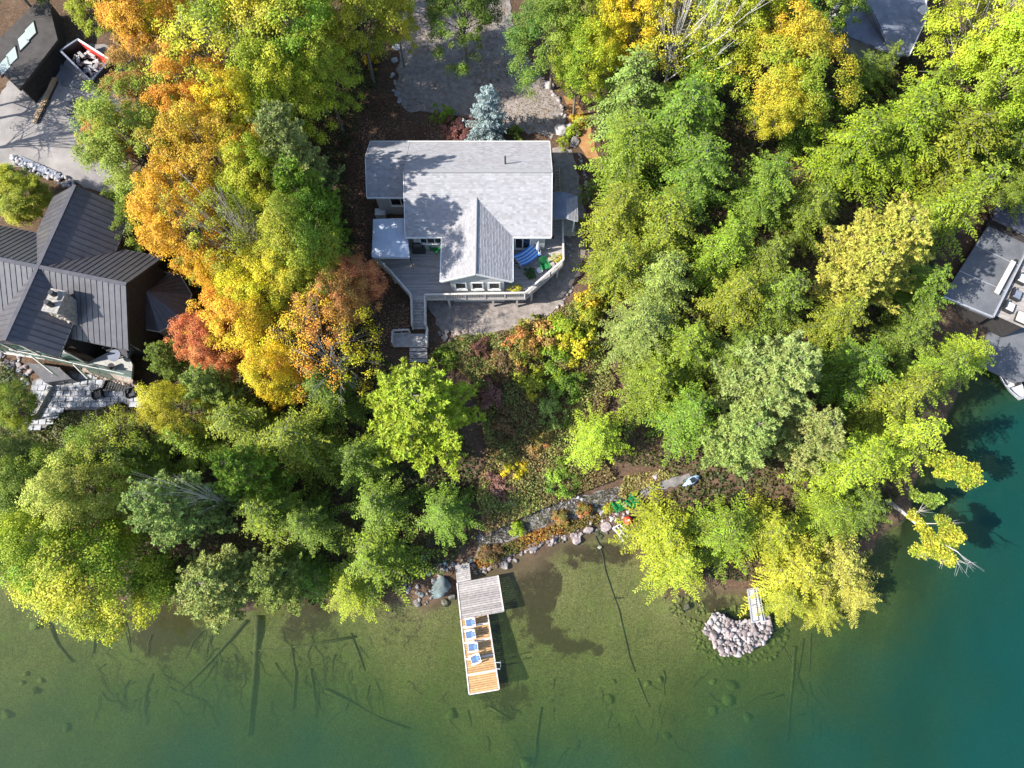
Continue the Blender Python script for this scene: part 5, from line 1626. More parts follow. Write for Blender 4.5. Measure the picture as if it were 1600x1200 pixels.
rocks([(745, 522, 0), (775, 524, 0), (800, 520, 0), (830, 512, 0), (862, 497, 0), (882, 470, 0), (895, 448, 0)], 46, 1.8, (2.4, 4.4), ['rock', 'rock_pink', 'rock'], 'edging_stone', 'stone edging the gravel terrace', 'stone', 'edging stones of the gravel terrace', 2, ['below the deck posts', 'left of the salmon tipped shrub', 'beside the salmon tipped shrub', 'beside the yellow green shrub', 'at the terrace bend', 'nearest the hemlocks'])
rocks([(690, 522, 0), (720, 526, 0), (750, 530, 0), (765, 535, 0)], 40, 6, (2.5, 6), ['rock', 'stone_wall'], 'bank_rock', 'rock in the bank below the gravel terrace', 'rock', 'rocks of the terrace bank', 2, ['nearest the stairs', 'beside the plum shrub', 'right of the plum shrub', 'above the brown shrub'])
rocks([(895, 380, 0), (890, 400, 0), (885, 350, 0)], 10, 3, (2.2, 4.2), ['flagstone'], 'stepping_stone', 'stepping stone in the gravel', 'stone', 'stepping stones east of the deck', 2, ['nearest the side porch', 'beside the deck corner'])

# stone pier: one heap whose stones are parts
pier = thing('stone_pier', 'heap of pale pink stones forming a little pier in the shallows', 'pier', U(1152, 990, .2))
ppx = np.array([(1112, 962), (1120, 956), (1134, 963), (1150, 970), (1163, 969), (1176, 966), (1204, 962), (1208, 985), (1196, 1004), (1168, 1019), (1130, 1026), (1118, 1008), (1101, 985)], float)
placed = []
tries = 0
while len(placed) < 150 and tries < 20000:
    tries += 1
    x, y = R.uniform(1100, 1210), R.uniform(955, 1028)
    if not in_poly(np.array([x]), np.array([y]), ppx)[0]:
        continue
    rp = R.choice((3.2, 4.2, 5.0, 6.0, 7.2, 8.4))
    if all((x - a) ** 2 + (y - b) ** 2 > ((rp + c) * .50) ** 2 for a, b, c in placed):
        placed.append((x, y, rp))
        p = U(x, y, .5)
        r = rp * mpp(x, y, .5)
        rock('stone', R.choice(['rock_pink', 'rock_pink', 'chalk', 'rock']), (p.x, p.y, .40 + R.uniform(-.2, .2)), r, .75, 2 if rp > 4.5 else 1, pier)
mbp = MB().hexa([Vector((U(*q, .3).x, U(*q, .3).y, -1.6)) for q in ppx[::-1]], [Vector((U(*q, .3).x, U(*q, .3).y, .28)) for q in ppx[::-1]])
mbp.build('core', 'rock', pier)
n_ = 0
while n_ < 150:
    a = R.uniform(0, 6.283)
    q = R.uniform(1.0, 1.45)
    x, y = 1155 + math.cos(a) * 52 * q, 994 + math.sin(a) * 33 * q
    if in_poly(np.array([x]), np.array([y]), ppx)[0]:
        continue
    p = G(x, y)
    tag(rock('sunken_stone', 'rock_wet', (p.x, p.y, p.z + .05), R.uniform(.12, .3), .7, 1), 'algae covered stone under water round the foot of the stone pier', 'stone', 'sunken stones round the pier')
    n_ += 1
for i in range(60):
    a, q = R.uniform(0, 6.283), R.uniform(.2, 1) ** .6
    p = G(1075 + math.cos(a) * 26 * q, 952 + math.sin(a) * 26 * q)
    tag(rock('sunken_stone', 'rock_wet', (p.x, p.y, p.z + .04), R.uniform(.1, .24), .7, 1), 'brown stone under water round the single pink rock', 'stone', 'sunken stones round the single rock')
for px, py, rp, lb in ((1139, 1071, 11, 'green sunken boulder, upper of the pair below the stone pier'), (1136, 1095, 12, 'green sunken boulder, lower of the pair below the stone pier'), (1112, 1065, 6, 'small green sunken boulder left of the pair'), (1112, 1110, 9, 'green sunken boulder lowest left of the pair'),
                       (1165, 1120, 9, 'dim green sunken boulder right of the pair'), (950, 1092, 8, 'green sunken boulder at the lower end of the black pipe'), (1010, 1068, 6, 'green sunken boulder between the pipe and the pier'), (1030, 1062, 6, 'small green sunken boulder nearer the pier'), (958, 1065, 5, 'small green sunken boulder beside the pipe end'),
                       (706, 1118, 11, 'green sunken boulder below the end of the dock'), (104, 1138, 9, 'green sunken boulder in the lower left water'), (58, 975, 10, 'yellowish sunken boulder beside the overhanging maple'), (42, 1052, 5, 'dark sunken boulder, upper of the left cluster'), (65, 1064, 6, 'dark sunken boulder, right of the left cluster'),
                       (55, 1078, 7, 'dark sunken boulder, lowest of the left cluster'), (35, 1066, 5, 'dark sunken boulder, left of the left cluster'), (10, 1115, 9, 'dark sunken boulder at the left edge'), (820, 1190, 10, 'dim sunken boulder at the bottom edge'), (1040, 1150, 8, 'dim green sunken boulder toward the deep water')):
    p = G(px, py)
    r = rp * mpp(px, py, 0)
    tag(rock('sunken_boulder', 'rock_wet', (p.x, p.y, p.z + r * .3), r, .7, 2), lb, 'rock')

# footbridge to the pier
fb = thing('footbridge', 'white metal slatted footbridge from the shore to the stone pier', 'footbridge', U(1183, 950, .9))
A0, A1, B0, B1 = U(1168, 921, 1.2), U(1181, 918, 1.2), U(1175, 973, .85), U(1192, 972, .85)
for i in range(17):
    a = (i + .3) / 17
    MB().beam(A0.lerp(B0, a), A1.lerp(B1, a), .13, .035).build('tread', 'rail_wood', fb)
for a, b in ((A0, B0), (A1, B1)):
    MB().beam(a, b, .08, .16).build('side_rail', 'steel', fb)
    MB().beam(a + Vector((0, 0, .55)), b + Vector((0, 0, .55)), .05, .05).build('handrail', 'steel', fb)
    for f in (.02, .5, .98):
        p = a.lerp(b, f)
        MB().box((p.x, p.y, p.z + .27), (.05, .05, .55)).build('post', 'steel', fb)

# drowned trunks and branches: each its own
def log(pts, r, mat='log_wet', dz=0.0, name='sunken_log'):
    q = [G(*p) + Vector((0, 0, dz)) for p in pts]
    n_ = len(q)
    mb = MB().tube(q, [r * (1 - .55 * i / max(1, n_ - 1)) for i in range(n_)], 6)
    return mb.build(name, mat, None, base=q[0], smooth=True)
LOGS = [([(404, 962), (402, 1000), (398, 1060), (393, 1110), (390, 1150)], .27, 'thick straight sunken trunk running out from the left shore'), ([(386, 970), (350, 1010), (318, 1045), (282, 1080)], .14, 'sunken log slanting down left of the thick trunk'),
        ([(555, 995), (480, 1008), (405, 1016)], .14, 'sunken log lying parallel to the shore right of the thick trunk'), ([(455, 1008), (462, 1050), (460, 1085), (457, 1110)], .12, 'sunken log next right of the thick trunk'), ([(485, 1045), (490, 1075), (494, 1122)], .11, 'sunken log second right of the thick trunk'),
        ([(508, 1078), (545, 1095), (600, 1125), (640, 1138)], .16, 'green sunken log slanting down towards the dock'), ([(548, 990), (560, 1020), (570, 1048)], .11, 'sunken log near the waterline below the lime edged hemlock'), ([(152, 965), (146, 1022)], .12, 'sunken log below the overhanging maple'),
        ([(70, 960), (90, 1005), (115, 1035)], .13, 'sunken log at the left under the overhanging maple'), ([(190, 958), (205, 1020)], .10, 'sunken log right of the one below the overhanging maple'), ([(155, 1000), (185, 965)], .08, 'short slanting sunken log below the overhanging maple'),
        ([(1240, 1010), (1237, 1060), (1232, 1110), (1228, 1160)], .16, 'long pale sunken log below the gold hemlock'), ([(1255, 998), (1250, 1030), (1245, 1060)], .09, 'sunken log just right of the long pale one'), ([(1218, 1000), (1240, 1045), (1256, 1080)], .10, 'sunken log crossing the long pale one'),
        ([(1225, 1085), (1145, 1110)], .08, 'thin sunken log crossing the green boulders'), ([(1266, 990), (1264, 1050)], .07, 'thin sunken log farthest right'), ([(995, 1060), (1005, 1085), (1015, 1105)], .09, 'sunken log left of the middle pipe end'),
        ([(845, 1105), (838, 1150), (832, 1200)], .11, 'sunken log at the bottom edge right of the dock'), ([(765, 1105), (800, 1125)], .12, 'yellow green sunken log below the dock'), ([(1415, 905), (1440, 935)], .10, 'sunken log below the leaning birch'), ([(1370, 920), (1385, 945)], .08, 'short sunken log left of the leaning birch')]
for pts, r, lb in LOGS:
    tag(log(pts, r * .85, 'log_wet', r * .8), lb, 'log')
def sticks(n, box, length, r, label, group):
    for i in range(n):
        x, y = R.uniform(box[0], box[2]), R.uniform(box[1], box[3])
        a = R.gauss(1.5, .55)
        l_ = R.uniform(*length)
        p, q = (x, y), (x + math.cos(a) * l_, y + math.sin(a) * l_)
        w_ = l_ * .12
        m_ = [(p[0] * (1 - f) + q[0] * f + R.uniform(-w_, w_), p[1] * (1 - f) + q[1] * f + R.uniform(-w_, w_)) for f in (.33, .66)]
        tag(log([p, *m_, q], R.uniform(*r), 'log_wet', .10, 'sunken_branch'), label, 'branch', group)
sticks(95, (140, 985, 590, 1100), (14, 60), (.015, .05), 'thin sunken branch on the lake bed off the left shore', 'sunken branches off the left shore')
sticks(16, (1200, 1000, 1290, 1130), (25, 70), (.02, .05), 'thin sunken branch off the right shore', 'sunken branches off the right shore')
sticks(22, (900, 1030, 1110, 1160), (15, 45), (.02, .045), 'thin sunken branch on the lake bed in the middle of the bay', 'sunken branches in the middle of the bay')
sticks(14, (560, 1060, 900, 1170), (15, 50), (.02, .05), 'thin sunken branch on the lake bed below the dock', 'sunken branches below the dock')
# side twigs on the thick trunk
pipe = [(930, 838), (936, 850), (942, 870), (945, 890), (955, 920), (966, 950), (974, 985), (983, 1025), (992, 1050)]
q = [G(*p) + Vector((0, 0, .07)) for p in pipe]
tag(MB().tube(q, .045, 6).build('water_pipe', 'hose', None, base=q[0]), 'black pipe running from the shore rocks out across the shallows', 'pipe')
rocks([(956, 936, 0), (970, 934, 0)], 9, 1.5, (.9, 1.5), ['hose'], 'pipe_weight', 'weight stone beside the pipe in the shallows', 'stone', 'weights beside the pipe', 1)

# shore clutter
fr = thing('landing_stage', 'white bare dock frame lying on the shore under the lime hemlock', 'frame', G(968, 832))
for k_, (a, b) in enumerate((((957, 826), (972, 846)), ((962, 822), (978, 842)), ((968, 820), (984, 838)), ((957, 826), (970, 818)), ((964, 836), (980, 828)))):
    A, B = G(*a), G(*b)
    A.z = B.z = .55 + .06 * (k_ > 2)
    MB().beam(A, B, .09, .07).build('bar', 'white_paint', fr)
for px, py in ((957, 826), (972, 846), (984, 838), (970, 818)):
    p = G(px, py)
    MB().box((p.x, p.y, .1), (.08, .08, .85)).build('leg', 'white_paint', fr)
t = thing('float', 'red round float on the shore beside the white frame', 'float', G(980, 814))
c = G(980, 814, .35)
v_, f_ = ico(3)
o = bpy.data.objects.new('float_body', mesh_np('float_body', v_ * np.array([.42, .36, .34]), f_, 'red_plastic', None, True)); COL.objects.link(o); o.parent = t; o.location = (0, 0, .32)
MB().tube([c + Vector((0, 0, .30)), c + Vector((0, 0, .4))], .06, 8).build('valve', 'white_plastic', t)
t = thing('kayak', 'pale blue kayak end poking out at the right end of the shore path', 'kayak', G(1072, 754))
A, B = G(1066, 760, .25), G(1092, 744, .3)
MB().tube([A, A.lerp(B, .15), A.lerp(B, .5), A.lerp(B, .85), B], [.04, .22, .34, .22, .04], 10).build('hull', 'blue_pale', t, smooth=True)
MB().tube([A.lerp(B, .4) + Vector((0, 0, .3)), A.lerp(B, .6) + Vector((0, 0, .3))], .2, 10).build('cockpit', 'black_metal', t)
t = thing('stump', 'grey split stump beside the hemlocks below the terrace', 'stump', G(973, 442))
A, B = G(962, 455, .25), G(980, 432, .5)
MB().tube([A, A.lerp(B, .5) + Vector((0, 0, .1)), B], [.42, .34, .2], 9).build('trunk', 'log_dry', t)
MB().tube([A.lerp(B, .5), A.lerp(B, .6) + Vector((.6, .1, .2))], [.14, .04], 6).build('root', 'log_dry', t)
t = thing('woodshed', 'small wooden shed roof peeping out of the hemlocks east of the terrace', 'shed', G(932, 400))
p = G(933, 405)
for s in (-1, 1):
    MB().slab([(p.x - .9, p.y, p.z + 1.75), (p.x + .9, p.y, p.z + 1.75), (p.x + .9, p.y + s * .75, p.z + 1.3), (p.x - .9, p.y + s * .75, p.z + 1.3)][::s], .05).build('roof', 'dark_wood', t)
MB().box((p.x, p.y, p.z + .65), (1.6, 1.2, 1.3)).build('wall', 'grey_wood', t)

# the birch leaning out over the deep water
lb_ = thing('birch_tree', 'pale birch leaning far out over the dark water with yellow leaves', 'tree', G(1388, 782))
b0 = G(1388, 782)
PTS = [(1390, 785, 1.5), (1408, 798, 3.2), (1428, 815, 4.4), (1445, 830, 5.2), (1470, 848, 6.2)]
main_l = [b0 - Vector((0, 0, .4))] + [U(px, py, z) for px, py, z in PTS]
tm = MB().tube(main_l, [.2, .18, .15, .12, .09, .05], 8)
tips = []
for a, ends in ((2, [(1440, 818, 5.2), (1462, 818, 5.9), (1485, 815, 6.2)]), (4, [(1450, 850, 5.6), (1440, 862, 5.8)]), (5, [(1490, 868, 6.6), (1500, 885, 6.6)]), (4, [(1478, 860, 6.4), (1475, 872, 6.5)]), (5, [(1496, 862, 7.2), (1514, 880, 7.4)]), (3, [(1432, 800, 5.0), (1440, 796, 5.4)])):
    ch_ = [main_l[a]] + [U(*e) for e in ends]
    tm.tube(ch_, [.06] + [.035] * (len(ends) - 1) + [.012], 5)
    for _ in range(9):
        q = ch_[-1] + Vector((R.uniform(-.6, .9), R.uniform(-.8, .5), R.uniform(-.2, .5)))
        tm.tube([ch_[-2].lerp(ch_[-1], R.random()), q], [.018, .006], 3)
tm.build('trunk', 'log_dry', lb_, smooth=True)
g = np.random.default_rng(77)
def leaf_blob(cs, m, parent, tint, size=.17):
    parts = []
    for px, py, z, rp in cs:
        c = np.array(U(px, py, z))
        r = rp * mpp(px, py, z)
        for _ in range(max(3, int(rp * .9))):
            d = unit(g.normal(size=3)) * r * g.uniform(.2, 1) * np.array([1, 1, .5])
            n_ = int(m * 1.5)
            o_ = unit(g.normal(size=(n_, 3))) * g.uniform(.1, 1, (n_, 1)) ** .5 * .42
            P = c + d + o_ * np.array([1, 1, .6]) - np.array(origin(parent))
            Ls = g.uniform(.7, 1.3, n_) * size
            v, _f = leaf_cards(P, TUP * .8 + g.normal(size=(n_, 3)) * .5, g.normal(size=(n_, 3)), Ls, Ls * .75)
            parts.append((v, g.uniform(0, 1, n_) * .7 + g.random() * .3, np.clip(g.random() + g.normal(size=n_) * .2, 0, 1)))
    o = bpy.data.objects.new('crown', crown_mesh('crown', parts))
    COL.objects.link(o)
    o.parent = parent
    o['tint_a'], o['tint_b'] = tint
    return o
leaf_blob([(1475, 818, 6.2, 13), (1488, 828, 6.4, 14), (1470, 838, 6.4, 13), (1485, 845, 6.6, 14), (1462, 862, 6.2, 14), (1440, 858, 5.8, 13), (1432, 862, 5.6, 9), (1478, 866, 6.6, 12), (1486, 876, 6.6, 8), (1498, 838, 6.8, 8), (1425, 806, 4.8, 8), (1450, 835, 5.8, 12), (1456, 848, 6, 13), (1440, 822, 5.2, 8), (1470, 855, 6.3, 14)], 34, lb_, ((.19, .25, .03), (.46, .42, .04)))
l2 = thing('birch_tree', 'yellow leaved birch limb reaching over the dark water above the leaning birch', 'tree', G(1432, 705))
b0 = G(1425, 702)
lm = [b0 - Vector((0, 0, .3)), U(1438, 708, 3.5), U(1460, 714, 5.2), U(1490, 728, 6.2), U(1518, 742, 6.6)]
tm = MB().tube(lm, [.16, .13, .10, .06, .02], 7)
for _ in range(16):
    q = lm[R.choice((2, 3))].lerp(lm[4], R.random() * .8)
    tm.tube([q, q + Vector((R.uniform(-.4, 1.0), R.uniform(-1.2, 1.0), R.uniform(-.2, .4)))], [.03, .008], 4)
tm.build('trunk', 'log_dry', l2, smooth=True)
leaf_blob([(1482, 722, 6.2, 14), (1496, 728, 6.4, 15), (1508, 735, 6.5, 15), (1524, 740, 6.6, 13), (1500, 748, 6.4, 15), (1515, 752, 6.4, 11), (1485, 740, 6.2, 13), (1462, 722, 5.4, 13), (1450, 715, 5, 12), (1468, 735, 5.4, 9)], 30, l2, ((.19, .27, .03), (.46, .44, .04)))
l3 = thing('hemlock_tree', 'low hemlock bough pointing out over the dark water above the leaning birch', 'tree', G(1418, 770))
lm = [G(1410, 760), U(1425, 768, 2.5), U(1450, 776, 3.4), U(1474, 780, 3.6)]
MB().tube(lm, [.12, .09, .05, .01], 6).build('trunk', 'bark', l3, smooth=True)
leaf_blob([(1440, 776, 3.2, 8), (1455, 778, 3.4, 7), (1466, 780, 3.5, 5), (1452, 785, 3.2, 6), (1430, 772, 3, 9)], 28, l3, ((.12, .2, .03), (.28, .34, .05)), .2)

# rock garden between the metal roofed house and the left edge trees
rocks([(0, 562, 0), (22, 572, 0), (40, 588, 0), (30, 602, 0), (8, 596, 0)], 55, 8, (2.6, 6.5), ['rock', 'rock_pink', 'flagstone'], 'garden_rock', 'rock in the rock garden', 'rock', 'rocks of the rock garden', 2, ['under the glass wall', 'beside the patio', 'at the left edge of the patio', 'near the small green tree', 'at the left edge of the photo'])
# ------------------------------------------------------------------ the trees of the lot: kind, crown centre in the photograph, crown radius in px, height, colours, label
TREES = [
    # upper left, along the top edge and down towards the dark metal roof
    ('maple', 228, 30, 58, 14, 'fire', 'orange and yellow maple at the top edge beside the dusty yard'),
    ('maple', 272, 66, 40, 10, 'yellow', 'yellow orange maple just below the topmost orange one, by the yard'),
    ('thin', 345, 95, 78, 15, 'turning', 'thinning green and rust tree with upright twigs, second row from the top edge'),
    ('maple', 365, 20, 60, 15, 'turning', 'green maple with orange tips at the top edge, left of the driveway'),
    ('maple', 470, 70, 78, 16, 'turning', 'large olive green maple left of the driveway, behind the pine by the cottage'),
    ('maple', 440, 150, 62, 14, 'turning', 'yellow flecked green maple above the pale pine'),
    ('maple', 555, 20, 62, 15, 'olive', 'dark green maple at the top edge, left side of the driveway'),
    ('maple', 612, 8, 34, 13, 'gold', 'small gold crown reaching over the driveway entrance at the top edge'),
    ('maple', 505, 120, 45, 13, 'olive', 'shaded olive maple bordering the bare ground left of the driveway'),
    ('maple', 215, 235, 66, 12, 'green', 'green maple with rust tips standing at the edge of the dusty yard'),
    ('maple', 188, 218, 34, 8, 'fire', 'orange maple spilling over the yard, left of the rust tipped green one'),
    ('maple', 240, 155, 44, 11, 'rust', 'red and green maple top beside the white rubble'),
    ('maple', 320, 185, 48, 13, 'fire', 'orange and yellow maple below the thinning tree'),
    ('maple', 385, 205, 46, 13, 'yellow', 'lemon yellow maple with upright sprays, left of the pale pine'),
    ('maple', 340, 265, 62, 13, 'mixed', 'green and orange maple in the middle of the autumn group'),
    ('pine', 455, 245, 62, 20, 'pale', 'pale green pine whose boughs point at the left end of the cottage roof'),
    ('maple', 425, 190, 34, 13, 'lime', 'narrow lime yellow maple above the pale pine'),
    ('maple', 288, 362, 56, 12, 'orange', 'solid orange maple leaning over the dark metal roof'),
    ('maple', 346, 438, 34, 10, 'orange', 'lower orange maple over the turret roof'),
    ('thin', 375, 385, 55, 13, 'olive', 'half bare grey olive tree between the orange maple and the cottage trees'),
    ('bare', 388, 372, 34, 13, 'olive', 'leafless grey tree among the autumn maples'),
    ('maple', 400, 300, 48, 13, 'turning', 'yellow green maple above the half bare tree'),
    ('pine', 480, 325, 56, 20, 'green', 'green pine left of the white canopy'),
    ('maple', 475, 395, 55, 16, 'fresh', 'fresh green maple left of the deck, under the green pine'),
    ('maple', 500, 440, 38, 11, 'gold', 'gold maple top left of the deck rail'),
    ('maple', 548, 440, 42, 9, 'red', 'rust red maple beside the deck rail'),
    ('maple', 528, 478, 48, 9, 'rust', 'rust and green maple below the red topped one, left of the stairs'),
    ('maple', 395, 460, 55, 12, 'yellow', 'yellow maple in the middle of the slope right of the turret'),
    ('maple', 455, 450, 45, 12, 'gold', 'gold green maple between the yellow one and the rust one'),
    ('maple', 328, 532, 42, 11, 'red', 'salmon red maple beside the turret roof'),
    ('maple', 345, 560, 30, 9, 'red', 'smaller red maple below the salmon red one'),
    ('maple', 390, 520, 55, 11, 'fire', 'orange and salmon maple right of the red one'),
    ('thin', 490, 540, 62, 11, 'fire', 'thin orange and yellow tree with bare grey twigs left of the stairs'),
    ('bare', 525, 572, 40, 10, 'olive', 'leafless twiggy tree left of the big bright pine'),
    ('maple', 432, 590, 42, 11, 'yellow', 'brilliant yellow maple in the middle of the lower left slope'),
    ('pine', 262, 560, 34, 9, 'sage', 'small grey green pine beside the lower terrace wall'),
    ('maple', 205, 345, 45, 7, 'fresh', 'light green round tree beside the dark metal roof'),
    ('maple', 35, 315, 44, 6, 'lime', 'lime green round tree behind the left end of the metal roof'),
    ('maple', 10, 295, 34, 6, 'green', 'green tree at the left edge above the lime one'),
    ('maple', 142, 4, 38, 9, 'olive', 'olive tree behind the dark garage at the top edge'),
    ('maple', -10, -60, 50, 12, 'dark', 'dark tree beyond the garage roof, mostly outside the frame'),
    ('bare', -190, 150, 60, 13, 'olive', 'leafless tree whose shadow stripes the yard, outside the left edge'),
    ('bare', -170, 60, 55, 14, 'olive', 'taller leafless tree outside the left edge beside the garage'),
    ('thin', -140, 95, 60, 14, 'olive', 'thin olive tree outside the left edge that shades the yard'),
    ('thin', 430, -75, 66, 15, 'green', 'green maple just beyond the top edge, left of the driveway'),
    ('thin', 520, -80, 60, 14, 'turning', 'yellow green maple just beyond the top edge that shades the driveway'),
        # lower left down to the water
    ('pine', 330, 610, 48, 13, 'sage', 'grey green pine below the salmon red maple'),
    ('maple', 270, 640, 42, 10, 'gold', 'yellow tipped tree right of the patio steps'),
    ('thin', 165, 708, 54, 10, 'olive', 'thin olive brown tree in front of the flagstone patio'),
    ('maple', 60, 765, 58, 12, 'green', 'green broadleaf tree below the patio at the left edge'),
    ('maple', 22, 640, 34, 6, 'fresh', 'small green tree beside the patio at the left edge'),
    ('maple', 20, 720, 45, 12, 'sage', 'grey green tree at the left edge above the overhanging maple'),
    ('maple', 125, 780, 58, 12, 'straw', 'straw coloured tree between the patio and the lake'),
    ('maple', 60, 850, 70, 12, 'turning', 'yellow green maple overhanging the lake at the left edge'),
    ('maple', 145, 895, 88, 12, 'turning', 'wide yellow green maple hanging low over the lake, left of the drowned trunk'),
    ('hemlock', 385, 665, 58, 16, 'fresh', 'bright green hemlock below the brilliant yellow maple'),
    ('hemlock', 300, 690, 52, 15, 'fresh', 'bright hemlock right of the thin olive tree'),
    ('pine', 270, 790, 72, 17, 'pale', 'big pale pine with a bare grey centre on the left shore'),
    ('pine', 385, 740, 56, 17, 'green', 'dull green pine right of the bare centred one'),
    ('bare', 318, 775, 24, 12, 'olive', 'grey leafless top in the middle of the left shore pines'),
    ('pine', 340, 912, 74, 13, 'pale', 'pale grey green pine over the drowned trunk at the waterline'),
    ('pine', 430, 905, 56, 12, 'sage', 'dusky pine right of the drowned trunk'),
    ('hemlock', 470, 690, 66, 17, 'fresh', 'tall green hemlock left of the big bright pine'),
    ('hemlock', 510, 615, 50, 17, 'green', 'dusky hemlock with a pale trunk below the leafless twigs'),
    ('hemlock', 420, 800, 52, 15, 'fresh', 'deep green hemlock in the shade on the left shore'),
    ('hemlock', 480, 820, 52, 13, 'green', 'shaded hemlock left of the lime edged shore tree'),
    ('hemlock', 215, 720, 50, 14, 'green', 'green hemlock between the thin olive tree and the bare centred pine'),
    ('hemlock', 240, 912, 52, 11, 'fresh', 'bright hemlock at the waterline right of the wide overhanging maple'),
    ('hemlock', 480, 900, 44, 9, 'green', 'green hemlock low over the shaded rocks of the left shore'),
    ('hemlock', 560, 720, 48, 13, 'green', 'dusky hemlock tucked behind the lower edge of the big bright pine'),
    # middle, around the garden slope
    ('pine', 655, 640, 98, 16, 'vivid', 'big bright lime green pine below the stairs'),
    ('hemlock', 592, 790, 54, 13, 'green', 'green hemlock below the big bright pine'),
    ('hemlock', 585, 872, 70, 12, 'fresh', 'bright green hemlock hanging over the water left of the grey boulder'),
    ('hemlock', 548, 920, 46, 10, 'lime', 'lime edged hemlock at the waterline, lowest of the left shore'),
    ('hemlock', 695, 800, 52, 11, 'green', 'round green hemlock above the dock'),
    ('hemlock', 930, 685, 52, 11, 'lime', 'lime green hemlock right of the garden slope'),
    ('maple', 722, 12, 52, 11, 'dark', 'dark green maple standing in the driveway at the top edge'),
    ('spruce', 765, 178, 31, 6.4, 'blue', 'blue spruce behind the cottage'),
    # upper right
    ('maple', 866, 55, 58, 12, 'green', 'green maple right of the driveway'),
    ('maple', 905, 108, 44, 11, 'turning', 'yellow flecked maple overhanging the driveway stones'),
    ('maple', 905, 15, 50, 14, 'olive', 'olive maple at the top edge right of the driveway'),
    ('maple', 975, 40, 52, 14, 'yellow', 'yellow maple at the top edge above the tall hemlocks'),
    ('maple', 945, 80, 36, 12, 'yellow', 'small yellow maple wedged behind the tall hemlocks'),
    ('thin', 1045, 40, 62, 14, 'gold', 'thin gold tree with bare white twigs at the top edge'),
    ('bare', 1060, 55, 46, 14, 'olive', 'white leafless tree at the top edge above the hemlocks'),
    ('maple', 1125, 45, 60, 14, 'lime', 'lime green maple at the top edge left of the orange one'),
    ('bare', 1110, 60, 38, 14, 'olive', 'bare white limbs beside the lime green maple at the top edge'),
    ('maple', 1190, 20, 48, 14, 'gold', 'gold green maple at the top edge above the orange maple'),
    ('maple', 1222, 110, 66, 14, 'amber', 'orange and yellow maple standing alone among the right hand conifers'),
    ('maple', 1222, 170, 38, 11, 'gold', 'gold maple tucked under the lone orange one'),
    ('hemlock', 1095, 125, 62, 17, 'green', 'green hemlock behind the tallest hemlocks, under the lime maple'),
    ('hemlock', 985, 150, 66, 18, 'sage', 'grey green hemlock, rearmost of the tall group right of the cottage'),
    ('hemlock', 1060, 200, 82, 19, 'green', 'tallest broad hemlock right of the cottage'),
    ('hemlock', 980, 245, 66, 17, 'fresh', 'hemlock nearest the driveway stones'),
    ('hemlock', 1085, 280, 66, 17, 'green', 'green hemlock in the second row right of the cottage'),
    ('hemlock', 965, 340, 60, 16, 'fresh', 'bright hemlock whose boughs reach the side porch'),
    ('hemlock', 1035, 355, 66, 17, 'fresh', 'full bright hemlock two crowns right of the side porch'),
    ('hemlock', 965, 420, 54, 15, 'fresh', 'bright hemlock beside the gravel terrace'),
    ('hemlock', 1035, 440, 54, 15, 'sage', 'grey green hemlock below the full bright one'),
    ('hemlock', 1190, 300, 58, 16, 'green', 'green hemlock alone in the dark clearing'),
    ('hemlock', 1130, 390, 58, 16, 'fresh', 'fresh green hemlock left of the dark clearing'),
    ('hemlock', 1195, 410, 54, 14, 'dark', 'dark hemlock at the foot of the clearing'),
    ('hemlock', 1145, 470, 58, 16, 'fresh', 'bright hemlock in the middle of the right hand woods'),
    ('hemlock', 1215, 470, 58, 16, 'green', 'green hemlock left of the straw coloured pine'),
    ('hemlock', 1000, 520, 62, 15, 'sage', 'grey green hemlock above the lime one by the garden slope'),
    ('hemlock', 1070, 545, 62, 16, 'fresh', 'bright hemlock in the middle of the slope to the shore'),
    ('hemlock', 1020, 600, 58, 14, 'fresh', 'bright hemlock behind the lime one by the garden slope'),
    ('hemlock', 1075, 650, 62, 14, 'green', 'green hemlock above the bend of the shore path'),
    ('pine', 1210, 590, 86, 18, 'pale', 'very broad pale grey pine above the footbridge'),
    ('pine', 1160, 680, 66, 15, 'pale', 'pale pine between the broad one and the shore path'),
    ('pine', 1270, 680, 60, 15, 'pale', 'pale pine below the right side of the broad one'),
    ('pine', 1380, 385, 82, 17, 'straw', 'straw yellow pine left of the flat roofed boathouse'),
    ('pine', 1340, 430, 56, 15, 'straw', 'smaller straw yellow pine below the large one'),
    ('hemlock', 1330, 235, 70, 17, 'fresh', 'bright hemlock above the straw yellow pine'),
    ('hemlock', 1405, 215, 74, 18, 'fresh', 'tall bright hemlock below the blue grey roof'),
    ('hemlock', 1480, 235, 80, 18, 'fresh', 'yellowish green hemlock above the boathouse'),
    ('hemlock', 1440, 160, 56, 15, 'fresh', 'bright hemlock right below the roof with the dish'),
    ('hemlock', 1335, 130, 40, 12, 'dark', 'dark hemlock right of the lone orange maple'),
    ('hemlock', 1380, 105, 30, 11, 'green', 'green hemlock in front of the blue grey roof'),
    ('maple', 1530, 60, 66, 15, 'lime', 'lime maple right of the blue grey roof'),
    ('maple', 1590, 30, 60, 15, 'gold', 'gold green maple in the top right corner'),
    ('maple', 1570, 130, 70, 15, 'lime', 'lime maple at the right edge above the shaded hemlock'),
    ('hemlock', 1575, 215, 56, 15, 'green', 'shaded hemlock at the right edge above the boathouse'),
    ('bare', 1555, 30, 40, 16, 'olive', 'bare white limbs above the lime maple by the roof'),
    ('maple', 1295, 10, 34, 11, 'sage', 'grey green tree at the top edge left of the blue grey roof'),
    ('hemlock', 1265, 330, 50, 13, 'dark', 'dark hemlock between the clearing and the straw yellow pine'),
    ('hemlock', 1260, 190, 46, 13, 'dark', 'dark hemlock in the shade below the lone orange maple'),
    ('hemlock', 1150, 560, 56, 14, 'green', 'green hemlock left of the broad pale pine'),
